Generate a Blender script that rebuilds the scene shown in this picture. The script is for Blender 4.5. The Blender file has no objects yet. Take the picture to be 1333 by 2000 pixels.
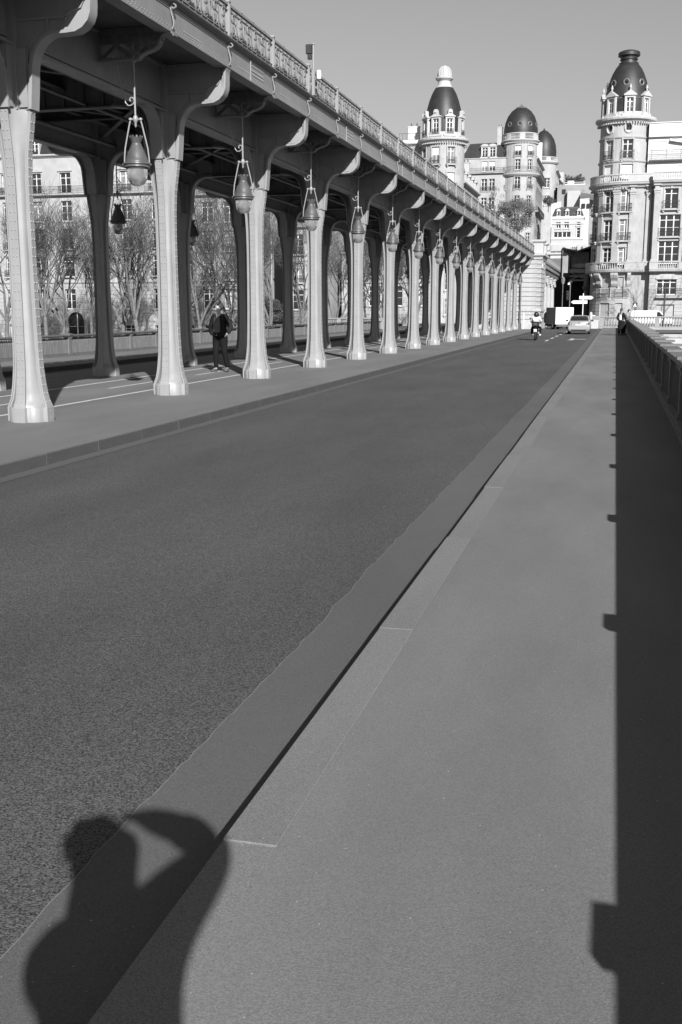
import bpy, math, random
from mathutils import Vector, Matrix
PI = math.pi
SC = bpy.context.scene
COL = SC.collection
# ------------------------------------------------------------------ camera
F_PX, VPX, VPY, EYE = 2060.0, 1203.0, 606.0, 1.65
th = math.atan((1000 - VPY) / F_PX)
psi = math.atan((VPX - 666.5) * math.cos(th) / F_PX)
cd = bpy.data.cameras.new('camera'); cam = bpy.data.objects.new('camera', cd); COL.objects.link(cam)
cam.location = (0, 0, EYE)
cam.rotation_euler = (PI / 2 - th, 0, psi)
cd.sensor_fit = 'VERTICAL'; cd.sensor_height = 36.0; cd.sensor_width = 24.0
cd.lens = 36.0 * F_PX / 2000.0
cd.clip_start = 0.02; cd.clip_end = 6000
SC.camera = cam
# ------------------------------------------------------------------ world and sun
SUN_AZ, SUN_EL = math.radians(26.7), math.radians(27.5)     # shadows fall forward and to the left
W = bpy.data.worlds.new('World'); SC.world = W; W.use_nodes = True
nt = W.node_tree; nt.nodes.clear()
sky = nt.nodes.new('ShaderNodeTexSky'); sky.sky_type = 'NISHITA'; sky.sun_disc = False
sky.sun_elevation = SUN_EL
sky.sun_rotation = PI - SUN_AZ      # sun stands behind and to the right of the camera
sky.air_density = 1.0; sky.dust_density = 0.4; sky.ozone_density = 1.0
# black-and-white picture: one grey value for the whole sky, weighted to the blue end
sep = nt.nodes.new('ShaderNodeSeparateColor')
m1 = nt.nodes.new('ShaderNodeMath'); m1.operation = 'MULTIPLY'; m1.inputs[1].default_value = 0.04
m2 = nt.nodes.new('ShaderNodeMath'); m2.operation = 'MULTIPLY_ADD'; m2.inputs[1].default_value = 0.20
m3 = nt.nodes.new('ShaderNodeMath'); m3.operation = 'MULTIPLY_ADD'; m3.inputs[1].default_value = 0.56
bg = nt.nodes.new('ShaderNodeBackground'); bg.inputs[1].default_value = 0.062
wo = nt.nodes.new('ShaderNodeOutputWorld')
L = nt.links.new
L(sky.outputs[0], sep.inputs[0]); L(sep.outputs[0], m1.inputs[0])
L(sep.outputs[1], m2.inputs[0]); L(m1.outputs[0], m2.inputs[2])
L(sep.outputs[2], m3.inputs[0]); L(m2.outputs[0], m3.inputs[2])
L(m3.outputs[0], bg.inputs[0]); L(bg.outputs[0], wo.inputs[0])
sd = bpy.data.lights.new('sun', 'SUN'); sd.energy = 4.8; sd.angle = math.radians(0.55); sd.color = (1, 1, 1)
sun = bpy.data.objects.new('sun', sd); COL.objects.link(sun)
sdir = Vector((-math.sin(SUN_AZ) * math.cos(SUN_EL), math.cos(SUN_AZ) * math.cos(SUN_EL), -math.sin(SUN_EL)))
sun.rotation_euler = sdir.to_track_quat('-Z', 'Y').to_euler(); sun.location = (20, -30, 40)
vs = SC.view_settings
SC.display_settings.display_device = 'sRGB'
vs.view_transform = 'Standard'; vs.look = 'None'; vs.gamma = 1.0; vs.use_curve_mapping = False
vs.exposure = 0.55
SC.cycles.sample_clamp_indirect = 2.0; SC.cycles.caustics_reflective = False; SC.cycles.caustics_refractive = False; SC.cycles.max_bounces = 6; SC.cycles.diffuse_bounces = 3; SC.cycles.glossy_bounces = 3; SC.cycles.transmission_bounces = 4

# ------------------------------------------------------------------ helpers
rnd = random.Random(7)
def px(x, y=None, Y=None, X=None, z=None):
    """photo pixel -> world point on the plane Y=, X= or z= (used only to survey positions)"""
    F = Vector((-math.sin(psi) * math.cos(th), math.cos(psi) * math.cos(th), -math.sin(th)))
    R = Vector((math.cos(psi), math.sin(psi), 0)); U = R.cross(F)
    d = R * (x - 666.5) - U * ((y if y is not None else 606) - 1000) + F * F_PX
    if Y is not None: t = Y / d.y
    elif X is not None: t = X / d.x
    else: t = (z - EYE) / d.z
    return Vector((0, 0, EYE)) + d * t

class MB:
    def __init__(s): s.v = []; s.f = []; s.m = []; s.mi = 0
    def add(s, vs_, fs):
        b = len(s.v); s.v += [tuple(p) for p in vs_]
        for f in fs: s.f.append(tuple(i + b for i in f)); s.m.append(s.mi)
    def box(s, x0, x1, y0, y1, z0, z1):
        s.add([(x0,y0,z0),(x1,y0,z0),(x1,y1,z0),(x0,y1,z0),(x0,y0,z1),(x1,y0,z1),(x1,y1,z1),(x0,y1,z1)],
              [(0,3,2,1),(4,5,6,7),(0,1,5,4),(1,2,6,5),(2,3,7,6),(3,0,4,7)])
    def bbox(s, x0, x1, y0, y1, z0, z1, b=0.01):
        """box with chamfered top and side edges"""
        r = [((x0+b,y0),(x1-b,y0),(x1,y0+b),(x1,y1-b),(x1-b,y1),(x0+b,y1),(x0,y1-b),(x0,y0+b))]
        ring = r[0]; cx, cy = (x0+x1)/2, (y0+y1)/2
        vv = [(x,y,z0) for x,y in ring] + [(x,y,z1-b) for x,y in ring]
        top = []
        for x,y in ring:
            top.append((min(max(x, x0+b), x1-b), min(max(y, y0+b), y1-b), z1))
        vv += top
        fs = [tuple(range(7,-1,-1)), tuple(range(16,24))]
        for k in range(8):
            n = (k+1) % 8
            fs += [(k,n,8+n,8+k), (8+k,8+n,16+n,16+k)]
        s.add(vv, fs)
    def obox(s, c, ax, ay, az):
        c = Vector(c); ax, ay, az = Vector(ax), Vector(ay), Vector(az)
        p = [c+sx*ax+sy*ay+sz*az for sz in (-1,1) for sx,sy in ((-1,-1),(1,-1),(1,1),(-1,1))]
        s.add(p, [(0,3,2,1),(4,5,6,7),(0,1,5,4),(1,2,6,5),(2,3,7,6),(3,0,4,7)])
    def tube(s, pts, r, n=6, cap=True, flat=1.0):
        pts = [Vector(p) for p in pts]; m = len(pts)
        rr = r if isinstance(r, (list, tuple)) else [r]*m
        t0 = (pts[1]-pts[0]).normalized()
        up = Vector((0,0,1)) if abs(t0.z) < 0.9 else Vector((1,0,0))
        a = t0.cross(up).normalized(); rings = []
        for i in range(m):
            if i == 0: t = pts[1]-pts[0]
            elif i == m-1: t = pts[-1]-pts[-2]
            else: t = (pts[i+1]-pts[i]).normalized()+(pts[i]-pts[i-1]).normalized()
            if t.length < 1e-9: t = t0
            t.normalize(); a = a - t*a.dot(t)
            if a.length < 1e-6: a = t.orthogonal()
            a.normalize(); b = t.cross(a)
            rings.append([pts[i]+(a*math.cos(2*PI*k/n)+b*math.sin(2*PI*k/n)*flat)*rr[i] for k in range(n)])
        vv = [p for g in rings for p in g]; fs = []
        for i in range(m-1):
            for k in range(n):
                q = (k+1) % n
                fs.append((i*n+k, i*n+q, (i+1)*n+q, (i+1)*n+k))
        if cap and n > 2: fs.append(tuple(range(n-1,-1,-1))); fs.append(tuple((m-1)*n+k for k in range(n)))
        s.add(vv, fs)
    def lathe(s, prof, c=(0,0,0), n=24, a0=0, a1=2*PI):
        full = abs(a1-a0-2*PI) < 1e-6; k_ = n if full else n+1
        vv = []
        for (r, z) in prof:
            for k in range(k_):
                a = a0+(a1-a0)*k/n
                vv.append((c[0]+r*math.cos(a), c[1]+r*math.sin(a), c[2]+z))
        fs = []
        for i in range(len(prof)-1):
            for k in range(n):
                q = (k+1) % k_
                fs.append((i*k_+k, i*k_+q, (i+1)*k_+q, (i+1)*k_+k))
        s.add(vv, fs)
    def prism(s, poly, fn0, fn1):
        """poly list of 2d; fn0/fn1 map 2d -> 3d for both faces"""
        n = len(poly)
        s.add([fn0(p) for p in poly]+[fn1(p) for p in poly],
              [tuple(range(n-1,-1,-1)), tuple(range(n,2*n))]+[(k,(k+1)%n,n+(k+1)%n,n+k) for k in range(n)])
    def ribbon(s, path, half, thick_dir, t):
        """flat strip along path (list of Vector), half = half-width vector, extruded by thick_dir*t per point"""
        n = len(path); vv = []
        for i, p in enumerate(path):
            td = thick_dir[i]*t
            vv += [p-half, p+half, p+half+td, p-half+td]
        fs = []
        for i in range(n-1):
            for k in range(4):
                q = (k+1) % 4
                fs.append((i*4+k, i*4+q, (i+1)*4+q, (i+1)*4+k))
        fs += [(3,2,1,0), tuple((n-1)*4+k for k in range(4))]
        s.add(vv, fs)
    def mesh(s, name, mats, smooth=None):
        me = bpy.data.meshes.new(name); me.from_pydata(s.v, [], s.f)
        for m in (mats if isinstance(mats, (list, tuple)) else [mats]): me.materials.append(m)
        if any(s.m): me.polygons.foreach_set('material_index', s.m)
        if smooth is not None:
            me.polygons.foreach_set('use_smooth', [True]*len(me.polygons))
            me.set_sharp_from_angle(angle=math.radians(smooth))
        me.update(); return me
    def build(s, name, mats, parent=None, smooth=None, loc=None, rz=0, fix=False):
        me = s.mesh(name, mats, smooth)
        if fix: fixn(me)
        return inst(name, me, parent, loc, rz)
def fixn(me):
    import bmesh
    b = bmesh.new(); b.from_mesh(me); bmesh.ops.recalc_face_normals(b, faces=b.faces); b.to_mesh(me); b.free()
def inst(name, me, parent=None, loc=None, rz=0, scale=None, rot=None):
    o = bpy.data.objects.new(name, me); COL.objects.link(o)
    if parent: o.parent = parent
    if loc is not None: o.location = loc
    o.rotation_euler = rot if rot else (0,0,rz)
    if scale is not None: o.scale = scale
    return o
def thing(name, label, cat, loc=(0,0,0), rz=0, group=None):
    o = bpy.data.objects.new(name, None); COL.objects.link(o); o.empty_display_size = 0.2
    o.location = loc; o.rotation_euler = (0,0,rz); tag(o, label, cat, group); return o
def tag(o, label, cat, group=None):
    o['label'] = label; o['category'] = cat
    if group: o['group'] = group
    return o
def struct(o): o['kind'] = 'structure'; return o
def stuff(o): o['kind'] = 'stuff'; return o
def copy_tree(o, parent=None):
    c = o.copy(); COL.objects.link(c); c.parent = parent
    for ch in list(o.children): copy_tree(ch, c)
    return c

# ------------------------------------------------------------------ materials
def mat(name, g, rough=0.7, metal=0.0, var=0.15, scale=3.0, bump=0.0, bscale=40.0, spots=0.0, streak=0.0, spec=0.5, detail=6):
    m = bpy.data.materials.new(name); m.use_nodes = True; t = m.node_tree; N = t.nodes; K = t.links.new
    b = N['Principled BSDF']; b.inputs['Roughness'].default_value = rough; b.inputs['Metallic'].default_value = metal
    b.inputs['Specular IOR Level'].default_value = spec
    tc = N.new('ShaderNodeTexCoord')
    n1 = N.new('ShaderNodeTexNoise'); n1.inputs['Scale'].default_value = scale; n1.inputs['Detail'].default_value = detail
    K(tc.outputs['Object'], n1.inputs['Vector'])
    mr = N.new('ShaderNodeMapRange'); mr.inputs['From Min'].default_value = 0.25; mr.inputs['From Max'].default_value = 0.75
    mr.inputs['To Min'].default_value = g*(1-var); mr.inputs['To Max'].default_value = g*(1+var)
    K(n1.outputs['Fac'], mr.inputs['Value']); out = mr.outputs[0]
    if streak:
        mp = N.new('ShaderNodeMapping'); mp.inputs['Scale'].default_value = (9,9,0.7)
        n2 = N.new('ShaderNodeTexNoise'); n2.inputs['Scale'].default_value = 2.0; n2.inputs['Detail'].default_value = 5
        K(tc.outputs['Object'], mp.inputs[0]); K(mp.outputs[0], n2.inputs['Vector'])
        r2 = N.new('ShaderNodeMapRange'); r2.inputs['From Min'].default_value = 0.3; r2.inputs['From Max'].default_value = 0.62
        r2.inputs['To Min'].default_value = 1-streak; r2.inputs['To Max'].default_value = 1.0
        K(n2.outputs['Fac'], r2.inputs['Value'])
        mu = N.new('ShaderNodeMath'); mu.operation = 'MULTIPLY'; K(out, mu.inputs[0]); K(r2.outputs[0], mu.inputs[1]); out = mu.outputs[0]
    if spots:
        vo = N.new('ShaderNodeTexNoise'); vo.inputs['Scale'].default_value = 1.1; vo.inputs['Detail'].default_value = 8; vo.inputs['Roughness'].default_value = 0.7
        K(tc.outputs['Object'], vo.inputs['Vector'])
        r3 = N.new('ShaderNodeMapRange'); r3.inputs['From Min'].default_value = 0.56; r3.inputs['From Max'].default_value = 0.68
        r3.inputs['To Min'].default_value = 1.0; r3.inputs['To Max'].default_value = 1-spots
        K(vo.outputs['Fac'], r3.inputs['Value'])
        mu = N.new('ShaderNodeMath'); mu.operation = 'MULTIPLY'; K(out, mu.inputs[0]); K(r3.outputs[0], mu.inputs[1]); out = mu.outputs[0]
    cc = N.new('ShaderNodeCombineColor')
    for i in range(3): K(out, cc.inputs[i])
    K(cc.outputs[0], b.inputs['Base Color'])
    if bump:
        n3 = N.new('ShaderNodeTexNoise'); n3.inputs['Scale'].default_value = bscale; n3.inputs['Detail'].default_value = 4
        K(tc.outputs['Object'], n3.inputs['Vector'])
        bp = N.new('ShaderNodeBump'); bp.inputs['Strength'].default_value = bump; bp.inputs['Distance'].default_value = 0.02
        K(n3.outputs['Fac'], bp.inputs['Height']); K(bp.outputs[0], b.inputs['Normal'])
    return m
def ground_mat(name, g, chip, contrast, bump, dist, rough=0.85, patch=0.12, pits=0.0, sparkle=0.0, wavy=None, tracks=0.0):
    """asphalt / pavement: stone chips as cells, worn patches, small pits and bright grains"""
    m = bpy.data.materials.new(name); m.use_nodes = True; t = m.node_tree; N = t.nodes; K = t.links.new
    b = N['Principled BSDF']; b.inputs['Roughness'].default_value = rough; b.inputs['Specular IOR Level'].default_value = 0.3
    tc = N.new('ShaderNodeTexCoord')
    v = N.new('ShaderNodeTexVoronoi'); v.inputs['Scale'].default_value = chip; K(tc.outputs['Object'], v.inputs['Vector'])
    sc = N.new('ShaderNodeSeparateColor'); K(v.outputs['Color'], sc.inputs[0])
    n = N.new('ShaderNodeTexNoise'); n.inputs['Scale'].default_value = chip*0.6; n.inputs['Detail'].default_value = 5; K(tc.outputs['Object'], n.inputs['Vector'])
    ad = N.new('ShaderNodeMath'); ad.operation = 'ADD'; K(sc.outputs[0], ad.inputs[0]); K(n.outputs['Fac'], ad.inputs[1])
    mr = N.new('ShaderNodeMapRange'); mr.inputs['From Min'].default_value = 0.45; mr.inputs['From Max'].default_value = 1.45
    mr.inputs['To Min'].default_value = 1-contrast; mr.inputs['To Max'].default_value = 1+contrast; K(ad.outputs[0], mr.inputs['Value'])
    big = N.new('ShaderNodeTexNoise'); big.inputs['Scale'].default_value = 0.5; big.inputs['Detail'].default_value = 7; big.inputs['Roughness'].default_value = 0.6
    mp = N.new('ShaderNodeMapping'); mp.inputs['Scale'].default_value = (1.6,0.45,1); K(tc.outputs['Object'], mp.inputs[0]); K(mp.outputs[0], big.inputs['Vector'])
    mb = N.new('ShaderNodeMapRange'); mb.inputs['From Min'].default_value = 0.3; mb.inputs['From Max'].default_value = 0.7
    mb.inputs['To Min'].default_value = g*(1-patch); mb.inputs['To Max'].default_value = g*(1+patch); K(big.outputs['Fac'], mb.inputs['Value'])
    mu = N.new('ShaderNodeMath'); mu.operation = 'MULTIPLY'; K(mr.outputs[0], mu.inputs[0]); K(mb.outputs[0], mu.inputs[1]); out = mu.outputs[0]
    if pits:
        v2 = N.new('ShaderNodeTexVoronoi'); v2.inputs['Scale'].default_value = 16; K(tc.outputs['Object'], v2.inputs['Vector'])
        r = N.new('ShaderNodeMapRange'); r.inputs['From Min'].default_value = 0.035; r.inputs['From Max'].default_value = 0.07
        r.inputs['To Min'].default_value = 1-pits; r.inputs['To Max'].default_value = 1; K(v2.outputs['Distance'], r.inputs['Value'])
        m_ = N.new('ShaderNodeMath'); m_.operation = 'MULTIPLY'; K(out, m_.inputs[0]); K(r.outputs[0], m_.inputs[1]); out = m_.outputs[0]
    if sparkle:
        v3 = N.new('ShaderNodeTexVoronoi'); v3.inputs['Scale'].default_value = 55; K(tc.outputs['Object'], v3.inputs['Vector'])
        s3 = N.new('ShaderNodeSeparateColor'); K(v3.outputs['Color'], s3.inputs[0])
        r = N.new('ShaderNodeMapRange'); r.inputs['From Min'].default_value = 0.965; r.inputs['From Max'].default_value = 0.99
        r.inputs['To Min'].default_value = 0; r.inputs['To Max'].default_value = sparkle; K(s3.outputs[1], r.inputs['Value'])
        d3 = N.new('ShaderNodeMapRange'); d3.inputs['From Min'].default_value = 0.08; d3.inputs['From Max'].default_value = 0.2
        d3.inputs['To Min'].default_value = 1; d3.inputs['To Max'].default_value = 0; K(v3.outputs['Distance'], d3.inputs['Value'])
        m4 = N.new('ShaderNodeMath'); m4.operation = 'MULTIPLY'; K(r.outputs[0], m4.inputs[0]); K(d3.outputs[0], m4.inputs[1])
        m_ = N.new('ShaderNodeMath'); m_.operation = 'ADD'; K(out, m_.inputs[0]); K(m4.outputs[0], m_.inputs[1]); out = m_.outputs[0]
    cc = N.new('ShaderNodeCombineColor')
    for i in range(3): K(out, cc.inputs[i])
    K(cc.outputs[0], b.inputs['Base Color'])
    bp = N.new('ShaderNodeBump'); bp.inputs['Strength'].default_value = bump; bp.inputs['Distance'].default_value = dist
    K(ad.outputs[0], bp.inputs['Height']); K(bp.outputs[0], b.inputs['Normal'])
    return m
M = {}
M['road'] = ground_mat('coarse_asphalt', 0.080, 175, 0.75, 0.8, 0.006, patch=0.18, sparkle=0.30)
M['gutter'] = ground_mat('smooth_asphalt', 0.107, 240, 0.20, 0.5, 0.002, patch=0.14, pits=0.4, sparkle=0.3)
M['pave'] = ground_mat('pavement_asphalt', 0.175, 220, 0.17, 0.45, 0.002, patch=0.19, pits=0.35, sparkle=0.3)
M['platform'] = ground_mat('platform_asphalt', 0.172, 150, 0.15, 0.4, 0.002, patch=0.16, pits=0.3)
M['kerb'] = ground_mat('granite', 0.180, 300, 0.26, 0.5, 0.002, patch=0.12, sparkle=0.2)
M['kerb2'] = ground_mat('worn_granite', 0.085, 200, 0.3, 0.5, 0.003, patch=0.3)
M['line'] = mat('road_paint', 0.62, 0.6, var=0.25, scale=9, bump=0.2)
M['earth'] = mat('earth', 0.14, 0.95, var=0.3, scale=0.1)
M['paint'] = mat('grey_iron_paint', 0.30, 0.42, var=0.10, scale=3, bump=0.08, bscale=60, streak=0.07, spec=0.5)
M['fascia'] = mat('dark_girder_paint', 0.235, 0.45, var=0.12, scale=2, bump=0.08, bscale=60, streak=0.12)  # a darker tone than the column paint
M['paintdk'] = mat('weathered_iron_paint', 0.17, 0.5, var=0.18, scale=2.5, bump=0.1, streak=0.3)
M['under'] = mat('dark_iron', 0.085, 0.65, var=0.3, scale=3, bump=0.15, streak=0.3)  # much darker than the girder paints
M['rail'] = mat('parapet_iron', 0.19, 0.5, var=0.12, scale=4, bump=0.15, streak=0.3)
M['coping'] = mat('parapet_coping_iron', 0.145, 0.55, var=0.2, scale=6, bump=0.2, spots=0.2)
M['lampiron'] = mat('lamp_hood_iron', 0.10, 0.4, var=0.2, scale=6, bump=0.1, streak=0.2)
M['stone'] = mat('limestone', 0.41, 0.85, var=0.12, scale=0.8, bump=0.25, bscale=14, spots=0.16, streak=0.16)
M['stone2'] = mat('pale_limestone', 0.47, 0.85, var=0.07, scale=0.8, bump=0.2, bscale=14, streak=0.10)
M['stone3'] = mat('grey_limestone', 0.31, 0.88, var=0.14, scale=0.7, bump=0.3, bscale=10, spots=0.25, streak=0.22)
M['pier'] = mat('pier_stone', 0.46, 0.88, var=0.12, scale=2.2, bump=0.35, bscale=12, spots=0.35, streak=0.2)
M['white'] = mat('white_render', 0.60, 0.7, var=0.04, scale=1)
M['frame'] = mat('window_paint', 0.72, 0.5, var=0.05)
M['slate'] = mat('zinc_and_slate', 0.030, 0.5, var=0.3, scale=1.5, bump=0.2, bscale=9, streak=0.35)
M['zinc'] = mat('zinc_sheet', 0.15, 0.45, var=0.2, scale=1.0, streak=0.3)
M['glass'] = mat('window_glass', 0.025, 0.08, var=0.3, scale=1.3, spec=0.7)
M['curtain'] = mat('curtained_glass', 0.22, 0.25, var=0.35, scale=2.2, spec=0.7)
M['blind'] = mat('white_blind', 0.82, 0.8, var=0.03)
M['iron'] = mat('black_iron', 0.03, 0.5, var=0.3)
M['dark'] = mat('dark_interior', 0.015, 0.9, var=0.3)
M['bark'] = mat('plane_bark', 0.15, 0.9, var=0.4, scale=4, bump=0.4, bscale=12, spots=0.3)
M['twig'] = mat('twig_bark', 0.08, 0.9, var=0.35, scale=2)
M['leaf'] = mat('leaves', 0.07, 0.7, var=0.5, scale=1.2)
M['leaf2'] = mat('pale_leaves', 0.12, 0.7, var=0.5, scale=1.2)
M['wood'] = mat('station_timber', 0.15, 0.7, var=0.3, scale=3, streak=0.3)
M['woodlt'] = mat('station_glazed_panel', 0.05, 0.3, var=0.3, scale=3)
M['skin'] = mat('skin', 0.45, 0.55, var=0.06)
M['hair'] = mat('hair', 0.045, 0.7, var=0.4, scale=60, bump=0.5, bscale=90)
M['jacket'] = mat('dark_jacket', 0.02, 0.8, spec=0.1, var=0.25, scale=12, bump=0.4, bscale=22)
M['sweater'] = mat('grey_sweater', 0.17, 0.9, spec=0.1, var=0.15, scale=25, bump=0.3, bscale=60)
M['trouser'] = mat('dark_denim', 0.012, 0.85, spec=0.1, var=0.25, scale=10, bump=0.4, bscale=18)
M['shoe'] = mat('shoe_leather', 0.09, 0.5, var=0.3, scale=8)
M['cloth'] = mat('white_cloth', 0.70, 0.9, var=0.08, scale=5, bump=0.3, bscale=16)
M['silver'] = mat('silver_car_paint', 0.42, 0.28, metal=0.35, var=0.02)
M['tyre'] = mat('tyre_rubber', 0.02, 0.85, var=0.2)
M['chrome'] = mat('chrome', 0.55, 0.2, metal=0.9, var=0.02)
M['lens'] = mat('tail_lamp', 0.10, 0.15, var=0.2, scale=20)
M['vanpaint'] = mat('white_van_paint', 0.78, 0.35, var=0.03)
M['cab'] = mat('dark_cab_paint', 0.05, 0.3, var=0.1)
M['bike'] = mat('black_motorcycle_plastic', 0.02, 0.35, var=0.2)
M['water'] = mat('river_water', 0.04, 0.08, var=0.3, scale=0.05, bump=0.6, bscale=1.2, spec=0.6)
def glassmat():
    m = bpy.data.materials.new('lamp_glass'); m.use_nodes = True; N = m.node_tree.nodes; K = m.node_tree.links.new
    b = N['Principled BSDF']; b.inputs['Base Color'].default_value = (0.62,0.62,0.62,1); b.inputs['Roughness'].default_value = 0.12
    b.inputs['Transmission Weight'].default_value = 0.6; b.inputs['Specular IOR Level'].default_value = 0.7
    tc = N.new('ShaderNodeTexCoord'); n = N.new('ShaderNodeTexNoise'); n.inputs['Scale'].default_value = 7; n.inputs['Detail'].default_value = 5
    r = N.new('ShaderNodeMapRange'); r.inputs['From Min'].default_value = .3; r.inputs['From Max'].default_value = .7
    r.inputs['To Min'].default_value = 0.3; r.inputs['To Max'].default_value = 0.62
    c = N.new('ShaderNodeCombineColor'); K(tc.outputs['Object'], n.inputs['Vector']); K(n.outputs['Fac'], r.inputs['Value'])
    for i in range(3): K(r.outputs[0], c.inputs[i])
    K(c.outputs[0], b.inputs['Base Color']); return m
M['globe'] = glassmat()

# ================================================================== SETTING
# bridge cross-section, metres: right parapet +0.85, kerb -1.13, road, platform -6.42..-14.75, left road, left pavement to -22.4
Y0, Y1 = -14.0, 105.0
KX, PX0, PX1, LKX, LRX = -1.13, -6.42, -14.75, -18.65, -22.4
def sheet(name, x0, x1, y0, y1, z, m, thick=None, nx=1, ny=1, kind=struct):
    b = MB()
    if thick: b.box(x0, x1, y0, y1, z-thick, z)
    else: b.add([(x0,y0,z),(x1,y0,z),(x1,y1,z),(x0,y1,z)], [(0,1,2,3)])
    o = b.build(name, m); kind(o); return o
# ground with the hill of the far bank
def gh(x, y):
    if y < -30: return -0.2
    if y < 106.99: return -9.5
    base = -0.16 if x > -24 else (-2.6 if x < -27 else -0.16-2.44*(-24-x)/3)
    if y > 158:
        t = min(1, (y-158)/75); base = base*(1-t) + 12.5*t*t*(3-2*t) if t < 1 else 12.5 + (y-233)*0.11
        base = min(base, 30)
    return base
xs = [-3500,-900,-400,-200,-120,-80,-60,-45,-36,-30,-27,-24,-22,-12,-4,6,20,40,80,140,260,500,1200,3500]
ys = [-3500,-1200,-400,-120,-60,-31,-30,106.98,107,112,120,130,140,150,158,166,176,186,196,206,216,226,233,260,300,360,500,1200,3500]
b = MB(); nx_ = len(xs)
b.add([(x,y,gh(x,y)) for y in ys for x in xs], [(j*nx_+i, j*nx_+i+1, (j+1)*nx_+i+1, (j+1)*nx_+i) for j in range(len(ys)-1) for i in range(nx_-1)])
struct(b.build('ground', M['earth']))
b = MB(); b.add([(-3500,-30,-8),(3500,-30,-8),(3500,107,-8),(-3500,107,-8)], [(0,1,2,3)])
struct(b.build('river', M['water']))
# bridge slab body
o = sheet('bridge_deck', LRX-0.3, 1.25, Y0, Y1+1, -0.62, M['pier'], thick=1.2)
# road (real sheets on the slab)
o = sheet('road', PX0, KX, Y0, Y1+1, -0.15, M['road'], thick=0.46)
def wavy(name, x0, x1, z, m, amp, seed):
    r = random.Random(seed); b = MB(); y = Y0; vv = []; off = 0; o2 = 0
    while y < Y1:
        off = off*0.55 + r.uniform(-amp, amp)*0.6; o2 = o2*.95+r.uniform(-amp, amp)*.07
        vv.append((y, x0+off+o2)); y += r.uniform(0.05, 0.16) if y < 25 else 0.8
    pts = [(q,yy,z) for yy,q in vv]+[((q+.005 if x1 is None else x1),yy,z) for yy,q in vv]; n = len(vv)
    b.add(pts, [(i, n+i, n+i+1, i+1) for i in range(n-1)])
    return struct(b.build(name, m))
wavy('gutter_strip', KX-0.47, KX, -0.146, M['gutter'], 0.02, 3)
wavy('gutter_seam', KX-0.472, None, -0.1445, M['kerb'], 0.02, 3)
b = MB(); b.add([(PX0,Y0,-.146),(PX0+.20,Y0,-.146),(PX0+.20,Y1,-.146),(PX0,Y1,-.146)], [(0,1,2,3)]); struct(b.build('gutter_strip', M['gutter']))
sheet('pavement', KX+0.18, 1.25, Y0, Y1, 0.0, M['pave'], thick=0.61)
pv = bpy.data.objects['pavement']
sheet('platform', PX1+0.28, PX0-0.30, Y0, Y1, 0.0, M['platform'], thick=0.61)
pf = bpy.data.objects['platform']
sheet('left_road', LKX, PX1, Y0, Y1+1, -0.45, M['road'], thick=0.16)
sheet('left_pavement', LRX-0.2, LKX-0.25, Y0, Y1, -0.27, M['pave'], thick=0.34)
lp = bpy.data.objects['left_pavement']
# kerb stones
def kerbs(parent, x0, x1, z0, z1, step, m, seed, phase=0.0, g=.006):
    r = random.Random(seed); y = Y0+phase; k = 0
    b = MB(); b.bbox(x0, x1, g*.5, step-g*.5, z0, z1, g); me = b.mesh('kerb_stone', m)
    while y < Y1-0.1:
        o = inst('kerb_stone', me, parent, (r.uniform(-.003,.003), y, r.uniform(-.004,.002)))
        y += step
# joints measured at y = 2.90 and 5.24
kerbs(pv, KX, KX+0.18, -0.6, 0.004, 2.34, M['kerb'], 1, phase=(2.90-Y0) % 2.34, g=.0024)
kerbs(pf, PX0-0.30, PX0, -0.6, -0.012, 1.32, M['kerb2'], 2)
b = MB(); b.box(PX0-.30, PX0-.012, Y0, Y1, -.0115, 0.001); b.build('kerb_topping', M['platform'], pf)
kerbs(pf, PX1, PX1+0.28, -0.6, 0.004, 1.32, M['kerb2'], 4)
kerbs(lp, LKX-0.25, LKX, -0.6, -0.266, 1.32, M['kerb2'], 5)
# bike lane lines on the platform, road markings
def strip(b, x, w, ya, yb, z): b.add([(x-w/2,ya,z),(x+w/2,ya,z),(x+w/2,yb,z),(x-w/2,yb,z)], [(0,1,2,3)])
b = MB(); strip(b, -9.40, 0.10, Y0, Y1, 0.004); o = b.build('lane_line', M['line'], pf)
b = MB(); strip(b, -11.47, 0.10, Y0, Y1, 0.004); o = b.build('lane_line', M['line'], pf)
b = MB(); strip(b, 0, 0.09, 0, 2.4, 0.004); me = b.mesh('lane_dash', M['line'])
y = 15.8-4.95*5
while y < Y1-3:
    inst('lane_dash', me, pf, (-10.45, y, 0)); y += 4.95
rd = bpy.data.objects['road']
b = MB(); strip(b, 0, 0.16, 0, 2.6, 0); me = b.mesh('lane_dash', M['line'])
for k in range(8):
    inst('lane_dash', me, rd, (-3.95, 64.5+k*5.6, -0.146))
b = MB()
b.add([(-2.75,68,-.146),(-2.55,68,-.146),(-2.5,71,-.146),(-2.7,71,-.146)], [(0,1,2,3)])
b.add([(-2.85,66.5,-.1455),(-2.35,66.9,-.1455),(-2.55,68.1,-.1455)], [(0,1,2)])
b.add([(-2.6,68.2,-.1455),(-1.7,68.9,-.1455),(-1.7,69.6,-.1455),(-2.6,69.0,-.1455)], [(0,1,2,3)])
b.build('road_arrow', M['line'], rd)
# the place at the far end of the bridge
b = MB(); b.box(-23.9, 60, 105.9, 150, -0.45, -0.152); struct(b.build('quay_road', M['road']))
b = MB(); b.box(-3.0, 60, 122, 131.2, -0.3, -0.02); struct(b.build('quay_pavement', M['pave']))
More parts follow.
